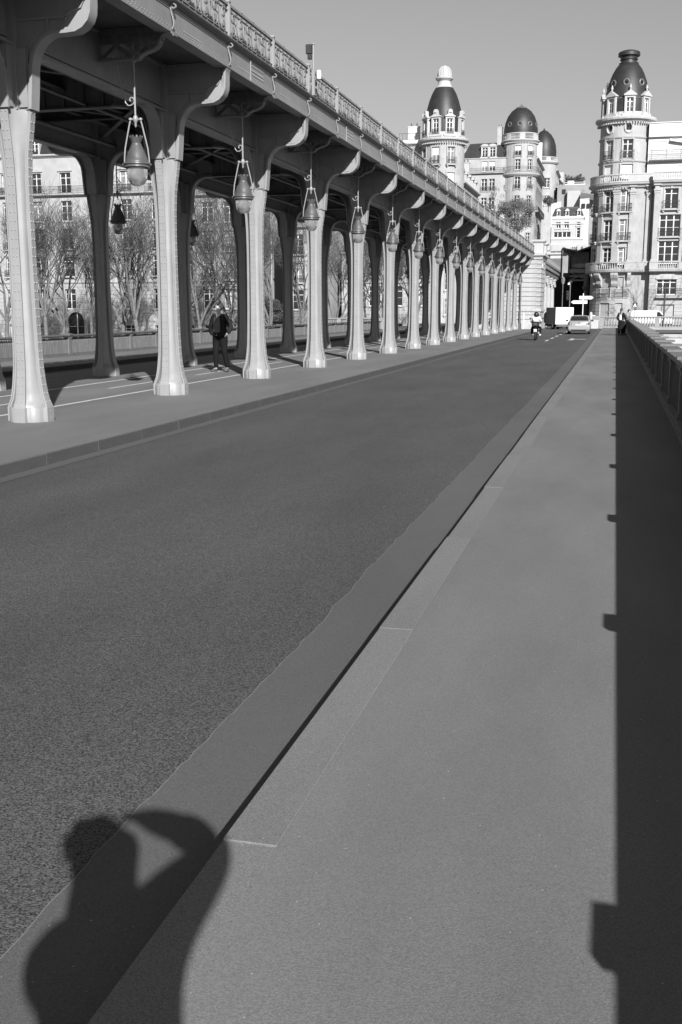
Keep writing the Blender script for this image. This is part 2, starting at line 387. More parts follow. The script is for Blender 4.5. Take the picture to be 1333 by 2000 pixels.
# quay walls down to the river
qw = thing('quay_wall', 'pale stone quay wall under the balustrade right of the bridge end', 'quay wall', (0,0,0))
b = MB(); b.box(1.3, 80, 106.2, 107.4, -9, -0.9); b.build('wall_body', M['stone2'], qw)
b = MB(); b.box(1.3, 80, 106.1, 107.5, -0.9, -0.62); b.build('string_course', M['stone'], qw)
b = MB(); b.box(1.3, 80, 106.14, 107.46, -0.62, -0.1); b.build('parapet_base', M['stone2'], qw)
b = MB(); b.box(1.4, 80, 98.5, 106.15, -9.2, -7.7); struct(b.build('lower_quay', M['pave']))
qw2 = thing('quay_wall', 'stone quay wall left of the bridge below the bare trees', 'quay wall', (0,0,0))
b = MB(); b.box(-300, LRX-0.3, 105.2, 106.2, -9, -2.6); b.build('wall_body', M['stone'], qw2)
b = MB(); b.box(-300, LRX-0.3, 105.1, 106.3, -2.6, -2.3); b.build('coping', M['stone'], qw2)

# ================================================================== PARAPETS (cast-iron, posts every 2.97 m)
PS = 2.985
def slat_panel_mesh(name, length, h, side):
    """vertical cast slats with pointed heads between two posts; side = direction the lit ribs face"""
    b = MB(); n = 22; w = length/n
    for k in range(n):
        y0 = k*w+0.012; y1 = (k+1)*w-0.012; ym = (y0+y1)/2; t = 0.02
        poly = [(y0,0.0),(y1,0.0),(y1,h-0.17),(ym,h-0.02),(y0,h-0.17)]
        b.prism(poly, lambda p: (-t*1.0,p[0],p[1]), lambda p: (t*1.0,p[0],p[1]))
        b.obox((-side*0.032, ym, h*0.39), (0.013,0,0), (0,0.02,0), (0,0,h*0.38))
        b.obox((-side*0.045, ym-w/2, h*0.42), (0.01,0,0), (0,0.008,0), (0,0,h*0.40))
    return b.mesh(name, M['rail'])
def parapet(x, zb, htop, side, label, y_a, y_b, phase):
    """side=+1: pavement lies at -x side (right parapet); -1: the other"""
    t = thing('parapet', label, 'parapet', (x, 0, zb))
    s = side
    def bx(b, xa, xb, *r):
        xa, xb = (xa, xb) if s > 0 else (-xb, -xa)
        b.box(xa, xb, *r)
    b = MB(); bx(b, -0.02, 0.34, y_a, y_b, 0, 0.07); bx(b, 0.0, 0.31, y_a, y_b, 0.07, 0.11)
    b.build('plinth', M['coping'], t)
    b = MB(); bx(b, 0.04, 0.30, y_a, y_b, htop-0.10, htop-0.055); bx(b, 0.012, 0.335, y_a, y_b, htop-0.055, htop)
    b.build('top_rail', M['coping'], t)
    b = MB(); bx(b, 0.055, 0.28, 0, 0.24, 0.11, htop-0.10); bx(b, 0.03, 0.31, -0.02, 0.26, 0.11, 0.20); bx(b, 0.035, 0.305, -0.012, 0.252, htop-0.16, htop-0.102)
    bx(b, 0.048, 0.06, 0.05, 0.19, 0.25, htop-0.22)
    post = b.mesh('post', M['rail'])
    b = MB(); hw = 0.06
    xa, xb = (-0.02, 0.42) if s > 0 else (-0.42, 0.02)
    b.bbox(xa, xb, -0.01, 0.25, htop+0.003, htop+0.048, 0.01)
    cap = b.mesh('post_cap', M['coping'])
    pm = slat_panel_mesh('slat_panel', PS-0.26, htop-0.21, s)
    y = phase
    while y < y_b-0.3:
        p = inst('post', post, t, (0, y, 0)); inst('post_cap', cap, p, (0,0,0))
        if y+PS < y_b: inst('slat_panel', pm, t, (0.15*s, y+0.25, 0.11))
        y += PS
    return t
parapet(0.888, 0.0, 0.955, 1, 'cast-iron parapet with block caps along the shaded edge of the right pavement', -13, 104, 0.87-PS*4)
parapet(LRX, -0.27, 0.90, -1, 'grey slatted iron parapet on the far left side of the bridge', -13, 104, -12.6)

# stone balustrades at the bridge end
def balustrade(name, label, p0, p1, z, h, ped=2.6, m='stone3'):
    p0, p1 = Vector(p0), Vector(p1); d = p1-p0; Ln = d.length; rz = math.atan2(d.y, d.x)
    t = thing('stone_balustrade', label, 'balustrade', (p0.x,p0.y,z), rz)
    b = MB(); b.box(0,Ln,-.2,.2,0,.16); b.box(0,Ln,-.16,.16,.16,.2); b.build('base', M[m], t)
    b = MB(); b.box(0,Ln,-.17,.17,h-.14,h-.1); b.box(0,Ln,-.22,.22,h-.1,h); b.build('handrail', M[m], t)
    b = MB(); b.box(-.22,.22,-.19,.19,.2,h-.14); pm = b.mesh('pedestal', M[m])
    b = MB(); hh = h-.34
    b.lathe([(.075,0),(.075,.05),(.04,.09),(.095,hh*.35),(.06,hh*.62),(.035,hh*.78),(.07,hh-.06),(.07,hh)], n=8)
    bm_ = b.mesh('baluster', M[m], 50)
    k = 0; n = max(1, round(Ln/ped)); st = Ln/n
    for i in range(n+1):
        inst('pedestal', pm, t, (min(max(i*st,.22),Ln-.22),0,0))
        if i < n:
            q = int((st-.5)/.24)
            for j in range(q): inst('baluster', bm_, t, (i*st+.25+(st-.5)*(j+.5)/q,0,.2))
    return t
balustrade('b', 'pale stone balustrade on the quay in front of the white van', (1.3,106.8,0), (22,106.8,0), -0.1, 1.18)
balustrade('b', 'short dark-gapped stone balustrade crossing the far end of the right pavement', (-1.55,110.5,0), (1.0,110.5,0), -0.15, 1.2, ped=2.6)
balustrade('b', 'stone balustrade closing the far end of the left bridge pavement', (-29.5,105.7,0), (-22.6,105.7,0), -0.6, 1.5)

# ================================================================== VIADUCT
VX, VB = -8.53, -12.62          # column rows
VC = (VX+VB)/2
BAY, CY0 = 5.30, 14.35
KS = range(-3, 16)
VY0, VY1 = CY0-BAY*3-2.65, 97.0
via = thing('elevated_viaduct', 'riveted grey iron viaduct on two rows of flared columns down the middle of the bridge', 'viaduct', (VC, 0, 0))
def vp(o, x, y, z=0): o.location = (x-VC, y, z); return o
# --- column shaft
def section(R, w, mid, tipstep=0.022):
    """one full ring of the four-armed column, arms along x and y"""
    pts = []
    for q in range(4):
        a = q*PI/2; ca, sa = math.cos(a), math.sin(a)
        loc = [(R, -w*0.95),(R, w*0.95),(R-0.004,w),(R-tipstep, w),(R-tipstep-0.001, w*0.74),(R-tipstep-0.022, w*0.72),(R-tipstep-0.024, w*0.42)]
        # concave panel up to the next arm
        x0, y0 = R-tipstep-0.05, w*0.42
        for k in range(1, 6):
            tt = k/6
            lx = x0+(y0-x0)*tt; ly = y0+(x0-y0)*tt
            bl = math.sin(PI*tt)
            c = (lx+ly)/2 - mid
            loc.append((lx-c*bl, ly-c*bl))
        loc.append((y0, x0)); loc.append((w*0.42, R-tipstep-0.024)); loc.append((w*0.72, R-tipstep-0.022)); loc.append((w*0.74, R-tipstep-0.001)); loc.append((w, R-tipstep)); loc.append((w, R-0.004))
        for (x,y) in loc: pts.append((x*ca-y*sa, x*sa+y*ca))
    return pts
prof = [(0.218,.397,.104,.235),(0.25,.388,.098,.225),(0.28,.374,.092,.20),(0.34,.345,.086,.168),(0.44,.318,.082,.158),(0.58,.290,.078,.145),(0.80,.260,.074,.132),(1.1,.243,.071,.124),
        (1.6,.230,.070,.118),(2.3,.222,.068,.114),(3.0,.220,.067,.112),(3.5,.228,.067,.114),(3.85,.250,.068,.118),(4.1,.288,.070,.122),(4.28,.326,.072,.126),(4.42,.345,.074,.128),(4.47,.345,.074,.128)]
prof = [(z, R*(.83+.05*min(1,max(0,(z-.3)/.9))) if z < 4.2 else R*.865, w*.92, mid*(.83+.05*min(1,max(0,(z-.3)/.9)))) for z,R,w,mid in prof]
b = MB(); rings = [[(x,y,z) for x,y in section(R,w,mid)] for z,R,w,mid in prof]
n = len(rings[0]); b.add([p for g in rings for p in g], [(i*n+k, i*n+(k+1)%n, (i+1)*n+(k+1)%n, (i+1)*n+k) for i in range(len(rings)-1) for k in range(n)])
b.add(rings[-1], [tuple(range(n))])
# upper cross of plates, from the notch to the girders
for (dx,dy) in ((1,0),(0,1)):
    b.box(-(.29 if dx else .05), (.29 if dx else .05), -(.29 if dy else .049), (.29 if dy else .049), 4.47, 5.36 if dy else 5.3)
b.box(-.13,.13,-.13,.13,4.471,6.18)
for s in (-1,1):
    b.box(-.085,.085, .286 if s>0 else -.310, .310 if s>0 else -.286, 4.475, 5.0)
    b.box(s*.06-.02, s*.06+.02, -.27, .27, 4.5, 5.36); b.box(-.27,.27, s*.061-.02, s*.061+.02, 4.5, 5.3)
shaft = b.mesh('shaft', M['paint'], 32)
# plinth: arms with rounded drums between
def plinth_sec(R, w, rc):
    pts = []
    for q in range(4):
        a = q*PI/2; ca, sa = math.cos(a), math.sin(a)
        loc = [(R,-w),(R,w),(R-.06,w+.002)]
        for k in range(7):
            t_ = k/6*PI/2; loc.append((.105+rc*math.cos(t_), .105+rc*math.sin(t_)))
        loc.append((w+.002,R-.06))
        for (x,y) in loc: pts.append((x*ca-y*sa, x*sa+y*ca))
    return pts
b = MB(); rr_ = [(0,.334,.097,.165),(.212,.334,.097,.165),(.220,.328,.093,.160)]
rings = [[(x,y,z) for x,y in plinth_sec(R,w,rc)] for z,R,w,rc in rr_]; n = len(rings[0])
b.add([p for g in rings for p in g], [(i*n+k, i*n+(k+1)%n, (i+1)*n+(k+1)%n, (i+1)*n+k) for i in range(len(rings)-1) for k in range(n)])
b.add(rings[-1], [tuple(range(n))])
plinth = b.mesh('plinth', M['paint'], 35)
# rivets
def rivet(b, c, nrm, r=0.0125):
    c = Vector(c); nrm = Vector(nrm).normalized(); a = nrm.orthogonal().normalized(); d = nrm.cross(a)
    vv = [c+(a*math.cos(k*PI/3)+d*math.sin(k*PI/3))*r for k in range(6)]
    v2 = [c+(a*math.cos(k*PI/3)+d*math.sin(k*PI/3))*r*.6+nrm*r*.62 for k in range(6)]
    b.add(vv+v2, [(k,(k+1)%6,6+(k+1)%6,6+k) for k in range(6)]+[tuple(range(6,12))])
def RZ(z, idx):
    for i in range(len(prof)-1):
        if prof[i][0] <= z <= prof[i+1][0]:
            t_ = (z-prof[i][0])/(prof[i+1][0]-prof[i][0]); return prof[i][idx]*(1-t_)+prof[i+1][idx]*t_
    return prof[-1][idx]
b = MB()
for q in range(4):
    a = q*PI/2; ca, sa = math.cos(a), math.sin(a)
    rot = lambda x,y: (x*ca-y*sa, x*sa+y*ca)
    z = 0.30; k = 0
    while z < 4.44:
        R, w = RZ(z,1), RZ(z,2)
        for s in (-1,1):
            x_, y_ = rot(R, s*w*.52); nx2, ny2 = rot(1,0); rivet(b, (x_,y_,z+(0.0 if s>0 else 0.0)), (nx2,ny2,0), .0165)
            x_, y_ = rot(R-.024, s*w*.60); nx2, ny2 = rot(-.15, s); rivet(b, (x_,y_,z+.06), (nx2,ny2,0), .014)
        z += 0.125
    z = 0.06
    for z in (0.06,0.16): rivet(b, (*rot(.334,0),z), (*rot(1,0),0), .013)
    for z in [4.53+.1*i for i in range(5)]:
        rivet(b, (*rot(.312,.055),z), (*rot(1,0),0), .014); rivet(b, (*rot(.312,-.055),z), (*rot(1,0),0), .014)
rivets = b.mesh('rivets', M['paint'], 60)
# --- main cantilever bracket at a column (local: x outward from column centre)
outp = [(.295,4.47),(.32,4.75),(.34,5.02),(.365,5.16),(.43,5.29),(.50,5.38),(.60,5.45),(.72,5.49),(.92,5.49),(1.06,5.50),(1.16,5.545),(1.235,5.62),(1.27,5.71),(1.28,5.82),(1.28,5.94),(1.285,6.02),(1.32,6.08)]
def offset_dirs(path):
    ds = []
    for i in range(len(path)):
        a = path[max(0,i-1)]; c = path[min(len(path)-1,i+1)]
        t_ = Vector((c[0]-a[0], c[1]-a[1])).normalized(); ds.append(Vector((-t_.y, 0, t_.x)))
    return ds
def bracket_mesh(path, ztop, fl=.11, depth=.042, name='cantilever_bracket', inset_panel=True):
    b = MB()
    poly = [(0.06,path[0][1])]+path+[(path[-1][0],ztop),(0.06,ztop)]
    # web as quads between path and top
    n_ = len(path)
    for s in (-1,1):
        y = s*.012
        vv = [(p[0],y,p[1]) for p in path]+[(p[0],y,ztop) for p in path]
        b.add(vv, [((i,i+1,n_+i+1,n_+i) if s<0 else (i+1,i,n_+i,n_+i+1)) for i in range(n_-1)])
        b.add([(0.06,y,path[0][1]),(path[0][0],y,path[0][1]),(path[0][0],y,ztop),(0.06,y,ztop)], [(0,1,2,3) if s<0 else (3,2,1,0)])
    pp = [Vector((x,0,z)) for x,z in path]; dd = offset_dirs(path)
    b.ribbon(pp, Vector((0,fl,0)), [-d for d in dd], depth)
    b.ribbon([p+dd[i]*.012 for i,p in enumerate(pp)], Vector((0,fl*.62,0)), dd, .03)
    return b
b = bracket_mesh(outp, 6.18)
for s in (-1,1):     # horizontal plate seam, upper angle, small inner scroll rib, vertical stiffener
    b.box(.06,.86,s*.03-.018,s*.03+.018,5.66,5.70); b.box(.06,1.30,s*.034-.022,s*.034+.022,6.10,6.18)
    sp = [(.86,5.68),(.93,5.69),(.97,5.73),(1.05,5.75),(1.14,5.78),(1.18,5.85),(1.2,5.95),(1.2,6.08)]
    b.ribbon([Vector((x,s*.03,z)) for x,z in sp], Vector((0,.018,0)), offset_dirs(sp), .02)
    sr = [(.84,5.69),(.87,5.64),(.9,5.63),(.91,5.66)]
    b.tube([(x,s*.045,z) for x,z in sr], .012, 5)
    b.box(.60,.63,s*.034-.022,s*.034+.022,5.5,5.66)
    for k in range(9): rivet(b, (.12+k*.09, s*.048, 5.68), (0,s,0), .013)
    for k in range(13): rivet(b, (.12+k*.09, s*.056, 6.14), (0,s,0), .013)
    for k in range(7): x_,z_ = sp[1+min(6,k)]; rivet(b, (x_-.03, s*.048, z_+.03), (0,s,0), .011)
brk = b.mesh('cantilever_bracket', M['paint'], 30); fixn(brk)
# --- inner arch bracket towards the other row, with the cross girder
inp = [(.295,4.47),(.32,4.75),(.34,5.02),(.365,5.16),(.43,5.29),(.50,5.38),(.60,5.45),(.74,5.50),(1.0,5.52)]
b = bracket_mesh(inp, 6.18)
arch = b.mesh('arch_bracket', M['paint'], 30); fixn(arch)
b = MB(); half = (VX-VB)/2-1.0
b.box(-half,half,-.012,.012,5.5,6.18); b.box(-half,half,-.105,.105,5.48,5.506); b.box(-half,half,-.1,.1,6.15,6.18)
for k in range(5): x_ = -half+half*2*(k+.5)/5; b.box(x_-.02,x_+.02,-.07,.07,5.51,6.14)
crossg = b.mesh('cross_girder', M['paintdk'])
# --- knee between column and longitudinal girder
kn = [(.295,4.47),(.32,4.75),(.345,4.95),(.38,5.07),(.45,5.18),(.53,5.27),(.63,5.33),(.75,5.36),(.95,5.365)]
b = bracket_mesh(kn, 6.0); knee = b.mesh('knee_bracket', M['paint'], 30); fixn(knee)
# --- mid-bay bracket with latticed web and S-shaped lower flange
mp_ = [(.06,5.70),(.4,5.69),(.70,5.68),(.77,5.68),(.80,5.71),(.83,5.745),(.90,5.775),(.99,5.80),(1.08,5.83),(1.14,5.88),(1.17,5.95),(1.20,6.02),(1.26,6.06),(1.33,6.065),(1.38,6.04),(1.395,6.0)]
b = MB(); pp = [Vector((x,0,z)) for x,z in mp_]; dd = offset_dirs(mp_)
b.ribbon(pp, Vector((0,.07,0)), dd, .03)
for s in (-1,1):
    b.box(.06,1.30,s*.034-.022,s*.034+.022,6.10,6.18)
    for k in range(8): rivet(b, (.12+k*.085, s*.06, 5.735), (0,s,0), .013)
b.box(.06,.10,-.05,.05,5.7,6.14); b.box(.62,.66,-.03,.03,5.72,6.14)
for (xa,za,xb_,zb_) in ((.1,5.74,.62,6.12),(.1,6.12,.62,5.74),(.66,5.78,1.1,6.12),(.66,6.12,.98,5.84)):
    d = Vector((xb_-xa,0,zb_-za)); c = Vector(((xa+xb_)/2,0,(za+zb_)/2)); nn = Vector((-d.z,0,d.x)).normalized()
    b.obox(c, d/2, Vector((0,.01,0)), nn*.03)
b.box(.1,1.2,-.006,.006,5.95,6.14)
midb = b.mesh('lattice_bracket', M['paintdk'], 30); fixn(midb)
# --- spring: S-scroll on the fascia
def spiral(cx, cz, r0, r1, a0, a1, n=14):
    return [(cx+(r0+(r1-r0)*k/n)*math.cos(a0+(a1-a0)*k/n), cz+(r0+(r1-r0)*k/n)*math.sin(a0+(a1-a0)*k/n)) for k in range(n+1)]
sp = [(.03,.01),(.055,.05),(.06,.11),(.045,.19),(.02,.27),(.012,.33)]+spiral(.058,.35,.046,.012,PI,-PI*.9,16)
b = MB(); b.ribbon([Vector((x,0,z)) for x,z in sp], Vector((0,.022,0)), offset_dirs(sp), .014)
b.box(-.0,.02,-.03,.03,.30,.37)
scroll = b.mesh('scroll_ornament', M['paint'], 40)
# --- fascia girder segment per half bay (with rivets), cornice
HB = BAY/2
b = MB(); b.box(-.03,0,0,HB,6.09,6.50)
b.box(-.2,.035,0,HB,6.07,6.09); b.box(0,.012,0,HB,6.10,6.19); b.box(0,.012,0,HB,6.43,6.50)
y = .06
while y < HB:
    rivet(b, (.012,y,6.165), (1,0,0), .0135); rivet(b, (.012,y+.05,6.12), (1,0,0), .0135); rivet(b, (.012,y,6.455), (1,0,0), .0135); y += .105
for k in range(18): rivet(b, (.012, .5+k*.045, 6.21), (1,0,0), .0135)
fasc = b.mesh('fascia_girder', M['fascia'])
b = MB(); prof_c = [(-.05,6.50),(.03,6.50),(.05,6.525),(.10,6.54),(.115,6.56),(.115,6.585),(-.05,6.59)]
b.prism(prof_c, lambda p: (p[0],HB-.003,p[1]), lambda p: (p[0],0.003,p[1]))
corn = b.mesh('cornice', M['paintdk'])
b = MB(); b.box(.012,.03,-.02,.02,6.095,6.49)
for k in range(2):
    for j in range(16): rivet(b, (.012,.05+j*.05,6.40-k*.09), (1,0,0), .0135)
for j in range(16): rivet(b, (.012,.05+j*.05,6.24), (1,0,0), .0135)
seam = b.mesh('seam_plate', M['paint'])
# --- railing panel and post
b = MB(); PLn = HB-.10; zb_, zt_ = .02, .56
b.box(-.03,.03,0,PLn,zt_,zt_+.045); b.box(-.02,.02,0,PLn,zt_-.085,zt_-.07); b.box(-.02,.02,0,PLn,.0,.025); b.box(-.015,.015,0,PLn,.085,.10)
nm = 3; mw = PLn/nm
def yz(pts, x=0): return [(x, p[0], p[1]) for p in pts]
for i in range(nm):
    c = mw*(i+.5); zc = (.10+zt_-.085)/2; hh = (zt_-.185)/2
    oval = [(c+.055*math.sin(a)*1.0, zc+hh*.98*math.cos(a)) for a in [k*PI/8 for k in range(17)]]
    b.tube(yz(oval), .014, 4, cap=False)
    oval = [(c+.022*math.sin(a), zc+hh*.75*math.cos(a)) for a in [k*PI/6 for k in range(13)]]
    b.tube(yz(oval,.02), .017, 4, cap=False)
    for s in (-1,1):
        for v in (-1,1):
            sp_ = spiral(c+s*.21, zc+v*hh*.48, .115, .03, (PI if s>0 else 0)+v*.5*s, (PI if s>0 else 0)+v*.5*s-s*v*PI*2.4, 16)
            b.tube(yz(sp_, .004*v), [.024-.010*k/16 for k in range(17)], 4)
            b.obox((.012,c+s*.21,zc+v*hh*.48), (.02,0,0), (0,.024,.012), (0,-.012,.03))
    y_ = mw*i
    if i: b.tube([(0,y_+.075*math.cos(a),zc+.13*math.sin(a)) for a in [k*PI/6 for k in range(13)]], .014, 4, cap=False)
    for k in range(3):
        q = mw*i+mw*(k+.5)/3
        b.box(-.01,.01,q-.006,q+.006,zt_-.07,zt_); b.box(-.01,.01,q-.006,q+.006,.025,.085)
        b.box(-.01,.01,q-.05,q+.05,zt_-.045,zt_-.035)
for q in (.66*1,.66*2,.66*3): rivet(b,(.03,q,zt_+.05),(0,0,1),.02)
railp = b.mesh('railing_panel', M['fascia'], 40)
b = MB(); b.bbox(-.04,.04,-.05,.05,0,.62,.008); b.bbox(-.052,.052,-.062,.062,.62,.665,.012); b.box(-.05,.05,-.06,.06,0,.05)
b.box(.04,.05,-.02,.02,.08,.58)
railpost = b.mesh('railing_post', M['paint'])

FX = -7.20; FXB = 2*VC-FX
for k in KS:
    y = CY0+BAY*k
    for (xc, s) in ((VX, 1), (VB, -1)):
        c = bpy.data.objects.new('column', None); COL.objects.link(c); c.parent = via; vp(c, xc, y)
        inst('shaft', shaft, c); inst('plinth', plinth, c)
        if (s == 1 and k < 9) or (s == -1 and k < 4): stuff(inst('rivets', rivets, c))
        r0 = 0 if s > 0 else PI
        o = inst('cantilever_bracket', brk, via, rz=r0); vp(o, xc, y)
        o = inst('arch_bracket', arch, via, rz=PI-r0); vp(o, xc, y)
        for a in (PI/2, -PI/2):
            o = inst('knee_bracket', knee, via, rz=a); vp(o, xc, y)
    o = inst('cross_girder', crossg, via); vp(o, VC, y)
for i in range(int((VY1-VY0)/HB)):
    y = VY0+HB*i; mid = (i % 2 == 0)       # y is a half-bay line
    for (fx, s) in ((FX,1),(FXB,-1)):
        r0 = 0 if s > 0 else PI
        yy = y if s > 0 else y+HB
        o = inst('fascia_girder', fasc, via, rz=r0); vp(o, fx, yy)
        o = inst('cornice', corn, via, rz=r0); vp(o, fx, yy)
        o = inst('scroll_ornament', scroll, via, rz=r0); vp(o, fx+s*.012, y, 6.11)
        o = inst('railing_post', railpost, via, rz=r0); vp(o, fx+s*.02, y, 6.59)
        o = inst('railing_panel', railp, via, rz=r0); vp(o, fx+s*.02, yy+s*.05, 6.59)
        if mid:
            o = inst('lattice_bracket', midb, via, rz=r0); vp(o, VX if s>0 else VB, y)
    if mid:
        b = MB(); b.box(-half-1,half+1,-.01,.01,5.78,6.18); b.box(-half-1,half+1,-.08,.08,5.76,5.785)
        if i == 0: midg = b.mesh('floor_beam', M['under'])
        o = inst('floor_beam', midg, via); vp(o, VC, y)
for q in range(13):
    o = inst('seam_plate', seam, via); vp(o, FX, 20.9-7.75*2+7.75*q)
LN = VY1-VY0
def longit(name, x, boxes, m):
    b = MB()
    for (xa,xb_,za,zb2) in boxes: b.box(xa,xb_,0,LN,za,zb2)
    o = b.build(name, m, via); vp(o, x, VY0); return o
for xc in (VX,VB):
    longit('longitudinal_girder', xc, [(-.014,.014,5.37,6.14),(-.115,.115,5.335,5.362),(-.06,.06,5.362,5.40),(-.10,.10,6.14,6.185),(-.045,.045,5.44,5.47)], M['paint'])
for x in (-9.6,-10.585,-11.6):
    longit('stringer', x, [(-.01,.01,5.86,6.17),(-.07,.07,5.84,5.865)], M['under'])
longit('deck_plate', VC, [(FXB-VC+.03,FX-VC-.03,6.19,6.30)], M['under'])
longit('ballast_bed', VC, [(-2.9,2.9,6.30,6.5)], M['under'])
longit('rail_backing', VC, [(2.95,3.12,6.30,6.98),(-3.12,-2.95,6.30,6.98)], M['under'])  # dark boards added behind the railings so their gaps read dark
for x,z,r in ((-9.1,5.62,.045),(-9.25,5.60,.03),(-12.1,5.6,.05),(-10.1,5.55,.035)):
    b = MB(); b.tube([(0,0,z),(0,LN,z)], r, 8); o = b.build('service_pipe', M['paintdk'], via, 60); vp(o, x, VY0)
# diagonal wind bracing below the deck
b = MB()
b.obox((0,0,5.80),(1.9,2.6,0),Vector((2.6,-1.9,0)).normalized()*.05,(0,0,.012)); b.obox((0,0,5.775),(1.9,-2.6,0),Vector((2.6,1.9,0)).normalized()*.05,(0,0,.012))
wb = b.mesh('wind_brace', M['paintdk'])
for k in KS:
    o = inst('wind_brace', wb, via); vp(o, VC, CY0+BAY*k+BAY/2)

# ---- hanging lamps
def lamp_meshes():
    r = {}
    b = MB(); b.tube([(0,0,5.68),(0,0,4.80)], .017, 8); b.lathe([(.0,5.70),(.05,5.69),(.05,5.66),(.0,5.65)], n=8)
    b.lathe([(0,4.83),(.03,4.82),(.045,4.78),(.045,4.75),(.03,4.72),(.018,4.70),(.022,4.66),(0,4.63)], n=10)
    r['rod'] = b.mesh('rod', M['paint'], 50)
    b = MB()
    for s in (-1,1):
        p = [(s*.085,0,4.755),(s*.11,0,4.66),(s*.155,0,4.46),(s*.19,0,4.30),(s*.205,0,4.16),(s*.21,0,4.07)]
        b.tube(p, .0125, 6); b.lathe([(0,.03),(.03,.015),(.03,-.015),(0,-.03)], c=(s*.085,0,4.765), n=8)
    b.tube([(-.085,0,4.765),(.085,0,4.765)], .014, 6)
    r['yoke'] = b.mesh('yoke', M['paint'], 50)
    b = MB()
    b.lathe([(.0,4.40),(.07,4.405),(.065,4.425),(.10,4.475),(.108,4.475),(.075,4.40),(.072,4.385),(.085,4.375),(.085,4.36),(.10,4.33),(.145,4.23),(.175,4.155),(.19,4.10),(.198,4.09),(.198,4.07),(.225,4.06),(.228,4.04),(.205,4.03),(.215,4.01),(.215,3.995),(.19,3.985),(.18,3.965),(.15,3.96)], n=24)
    for k in range(10):
        a = k*PI/5; b.obox((.104*math.cos(a),.104*math.sin(a),4.485),(.006*math.cos(a),.006*math.sin(a),0),(-.014*math.sin(a),.014*math.cos(a),0),(0,0,.016))
    for s in (-1,1): b.obox((s*.222,0,4.045),(.022,0,0),(0,.016,0),(0,0,.014))
    r['hood'] = b.mesh('hood', M['lampiron'], 40)
    b = MB(); b.lathe([(.172,3.985),(.172,3.93),(.168,3.86),(.155,3.80),(.128,3.745),(.09,3.713),(.045,3.698),(0,3.695)], n=24)
    r['globe'] = b.mesh('glass_globe', M['globe'], 60)
    b = MB(); b.lathe([(0,3.98),(.05,3.97),(.055,3.93),(.035,3.90),(.03,3.86),(0,3.85)], n=10)
    r['burner'] = b.mesh('burner', M['cloth'], 60)
    b = MB()
    sc_ = [(-.30,5.62),(-.27,5.45),(-.225,5.25),(-.19,5.10),(-.165,5.03),(-.125,4.985),(-.075,4.985),(-.03,5.01),(-.01,5.05)]+spiral(-.062,5.07,.05,.02,-.2,PI*1.35,12)
    b.tube([(x,0,z) for x,z in sc_], .011, 6)
    s2 = [(-.225,5.26),(-.25,5.33),(-.30,5.36),(-.33,5.33),(-.33,5.29),(-.30,5.28)]
    b.tube([(x,0,z) for x,z in s2], .007, 5)
    s3 = [(-.21,5.20),(-.18,5.34),(-.12,5.42),(-.05,5.44),(-.015,5.42)]
    b.tube([(x,0,z) for x,z in s3], .007, 5)
    s4 = [(-.215,5.22),(-.20,5.32),(-.16,5.37),(-.12,5.35),(-.12,5.31),(-.15,5.30)]
    b.tube([(x,0,z) for x,z in s4], .006, 5)
    r['scroll'] = b.mesh('scroll_bracket', M['paint'], 50)
    b = MB(); sc_ = [(.02,5.20)]+[(.02+.13*math.sin(a),4.95+.17*math.cos(a)) for a in [k*PI/10 for k in range(1,10)]]+[(.02,4.78)]
    b.tube([(x,0,z) for x,z in sc_], .009, 5)
    for zc_,d in ((5.06,1),(4.84,-1)):
        s_ = spiral(.07,zc_,.055,.018,PI/2*d,PI/2*d+d*PI*2.2,14); b.tube([(x,0,z) for x,z in s_], .008, 5)
    r['scrollb'] = b.mesh('scroll_bracket', M['lampiron'], 50)
    return r
LM = lamp_meshes()
ordn = ['first','second','third','fourth','fifth','sixth','seventh','eighth','ninth','tenth','eleventh','twelfth','thirteenth','fourteenth','fifteenth','sixteenth','seventeenth']
def lamp(x, y, label, group, back=False):
    t = thing('hanging_lamp', label, 'lamp', (x,y,0), 0, group)
    if back: t.rotation_euler.z = 0
    inst('rod', LM['rod'], t); inst('yoke', LM['yoke'], t, rz=math.radians(12) if not back else 0)
    h = inst('hood', LM['hood'], t, rz=math.radians(12)); g = inst('glass_globe', LM['globe'], t); inst('burner', LM['burner'], g)
    inst('scroll_bracket', LM['scrollb' if back else 'scroll'], t)
    return t
flab = ['large bell-shaped hanging lamp nearest the camera, its glass showing a bright spot',
        'hanging lamp before the third front column, just behind the walking man']
for j, k in enumerate(range(0, 15)):
    y = CY0+BAY*k+HB
    lab = flab[j] if j < 2 else 'bell-shaped lamp with clear globe, %s along the near row from the camera' % ordn[j]
    lamp(-7.87, y, lab, 'hanging lamps along the road side of the viaduct')
for j, k in enumerate(range(2, 15)):
    y = CY0+BAY*k+HB-0.2
    lab = 'dark hanging lamp on the far side seen through the viaduct, %s from the left' % ordn[j]
    if j < 9: lamp(-13.30, y, lab, 'dark hanging lamps along the far side of the viaduct', True)
# railway signal on the viaduct
p = px(606, 180, Y=25.1)
t = thing('railway_signal', 'small dark railway signal on a thin post above the viaduct railing', 'signal', (-7.10, 25.15, 0))
b = MB(); b.tube([(0,0,6.60),(0,0,7.72)], .02, 8); b.box(-.035,.035,-.03,.03,6.60,7.16); b.lathe([(0,7.72),(.04,7.72),(.04,7.74),(0,7.75)], n=8); b.build('post', M['paint'], t, 50)
b = MB(); b.bbox(-.17,-.03,-.06,.06,7.52,7.72,.01); b.bbox(-.13,-.04,-.05,.05,7.40,7.51,.01); b.build('lamp_box', M['iron'], t)
b = MB(); b.lathe([(0,7.18),(.05,7.17),(.06,7.08),(.055,6.98),(0,6.97)], c=(.10,.12,0), n=10); b.build('bell', M['frame'], t, 50)

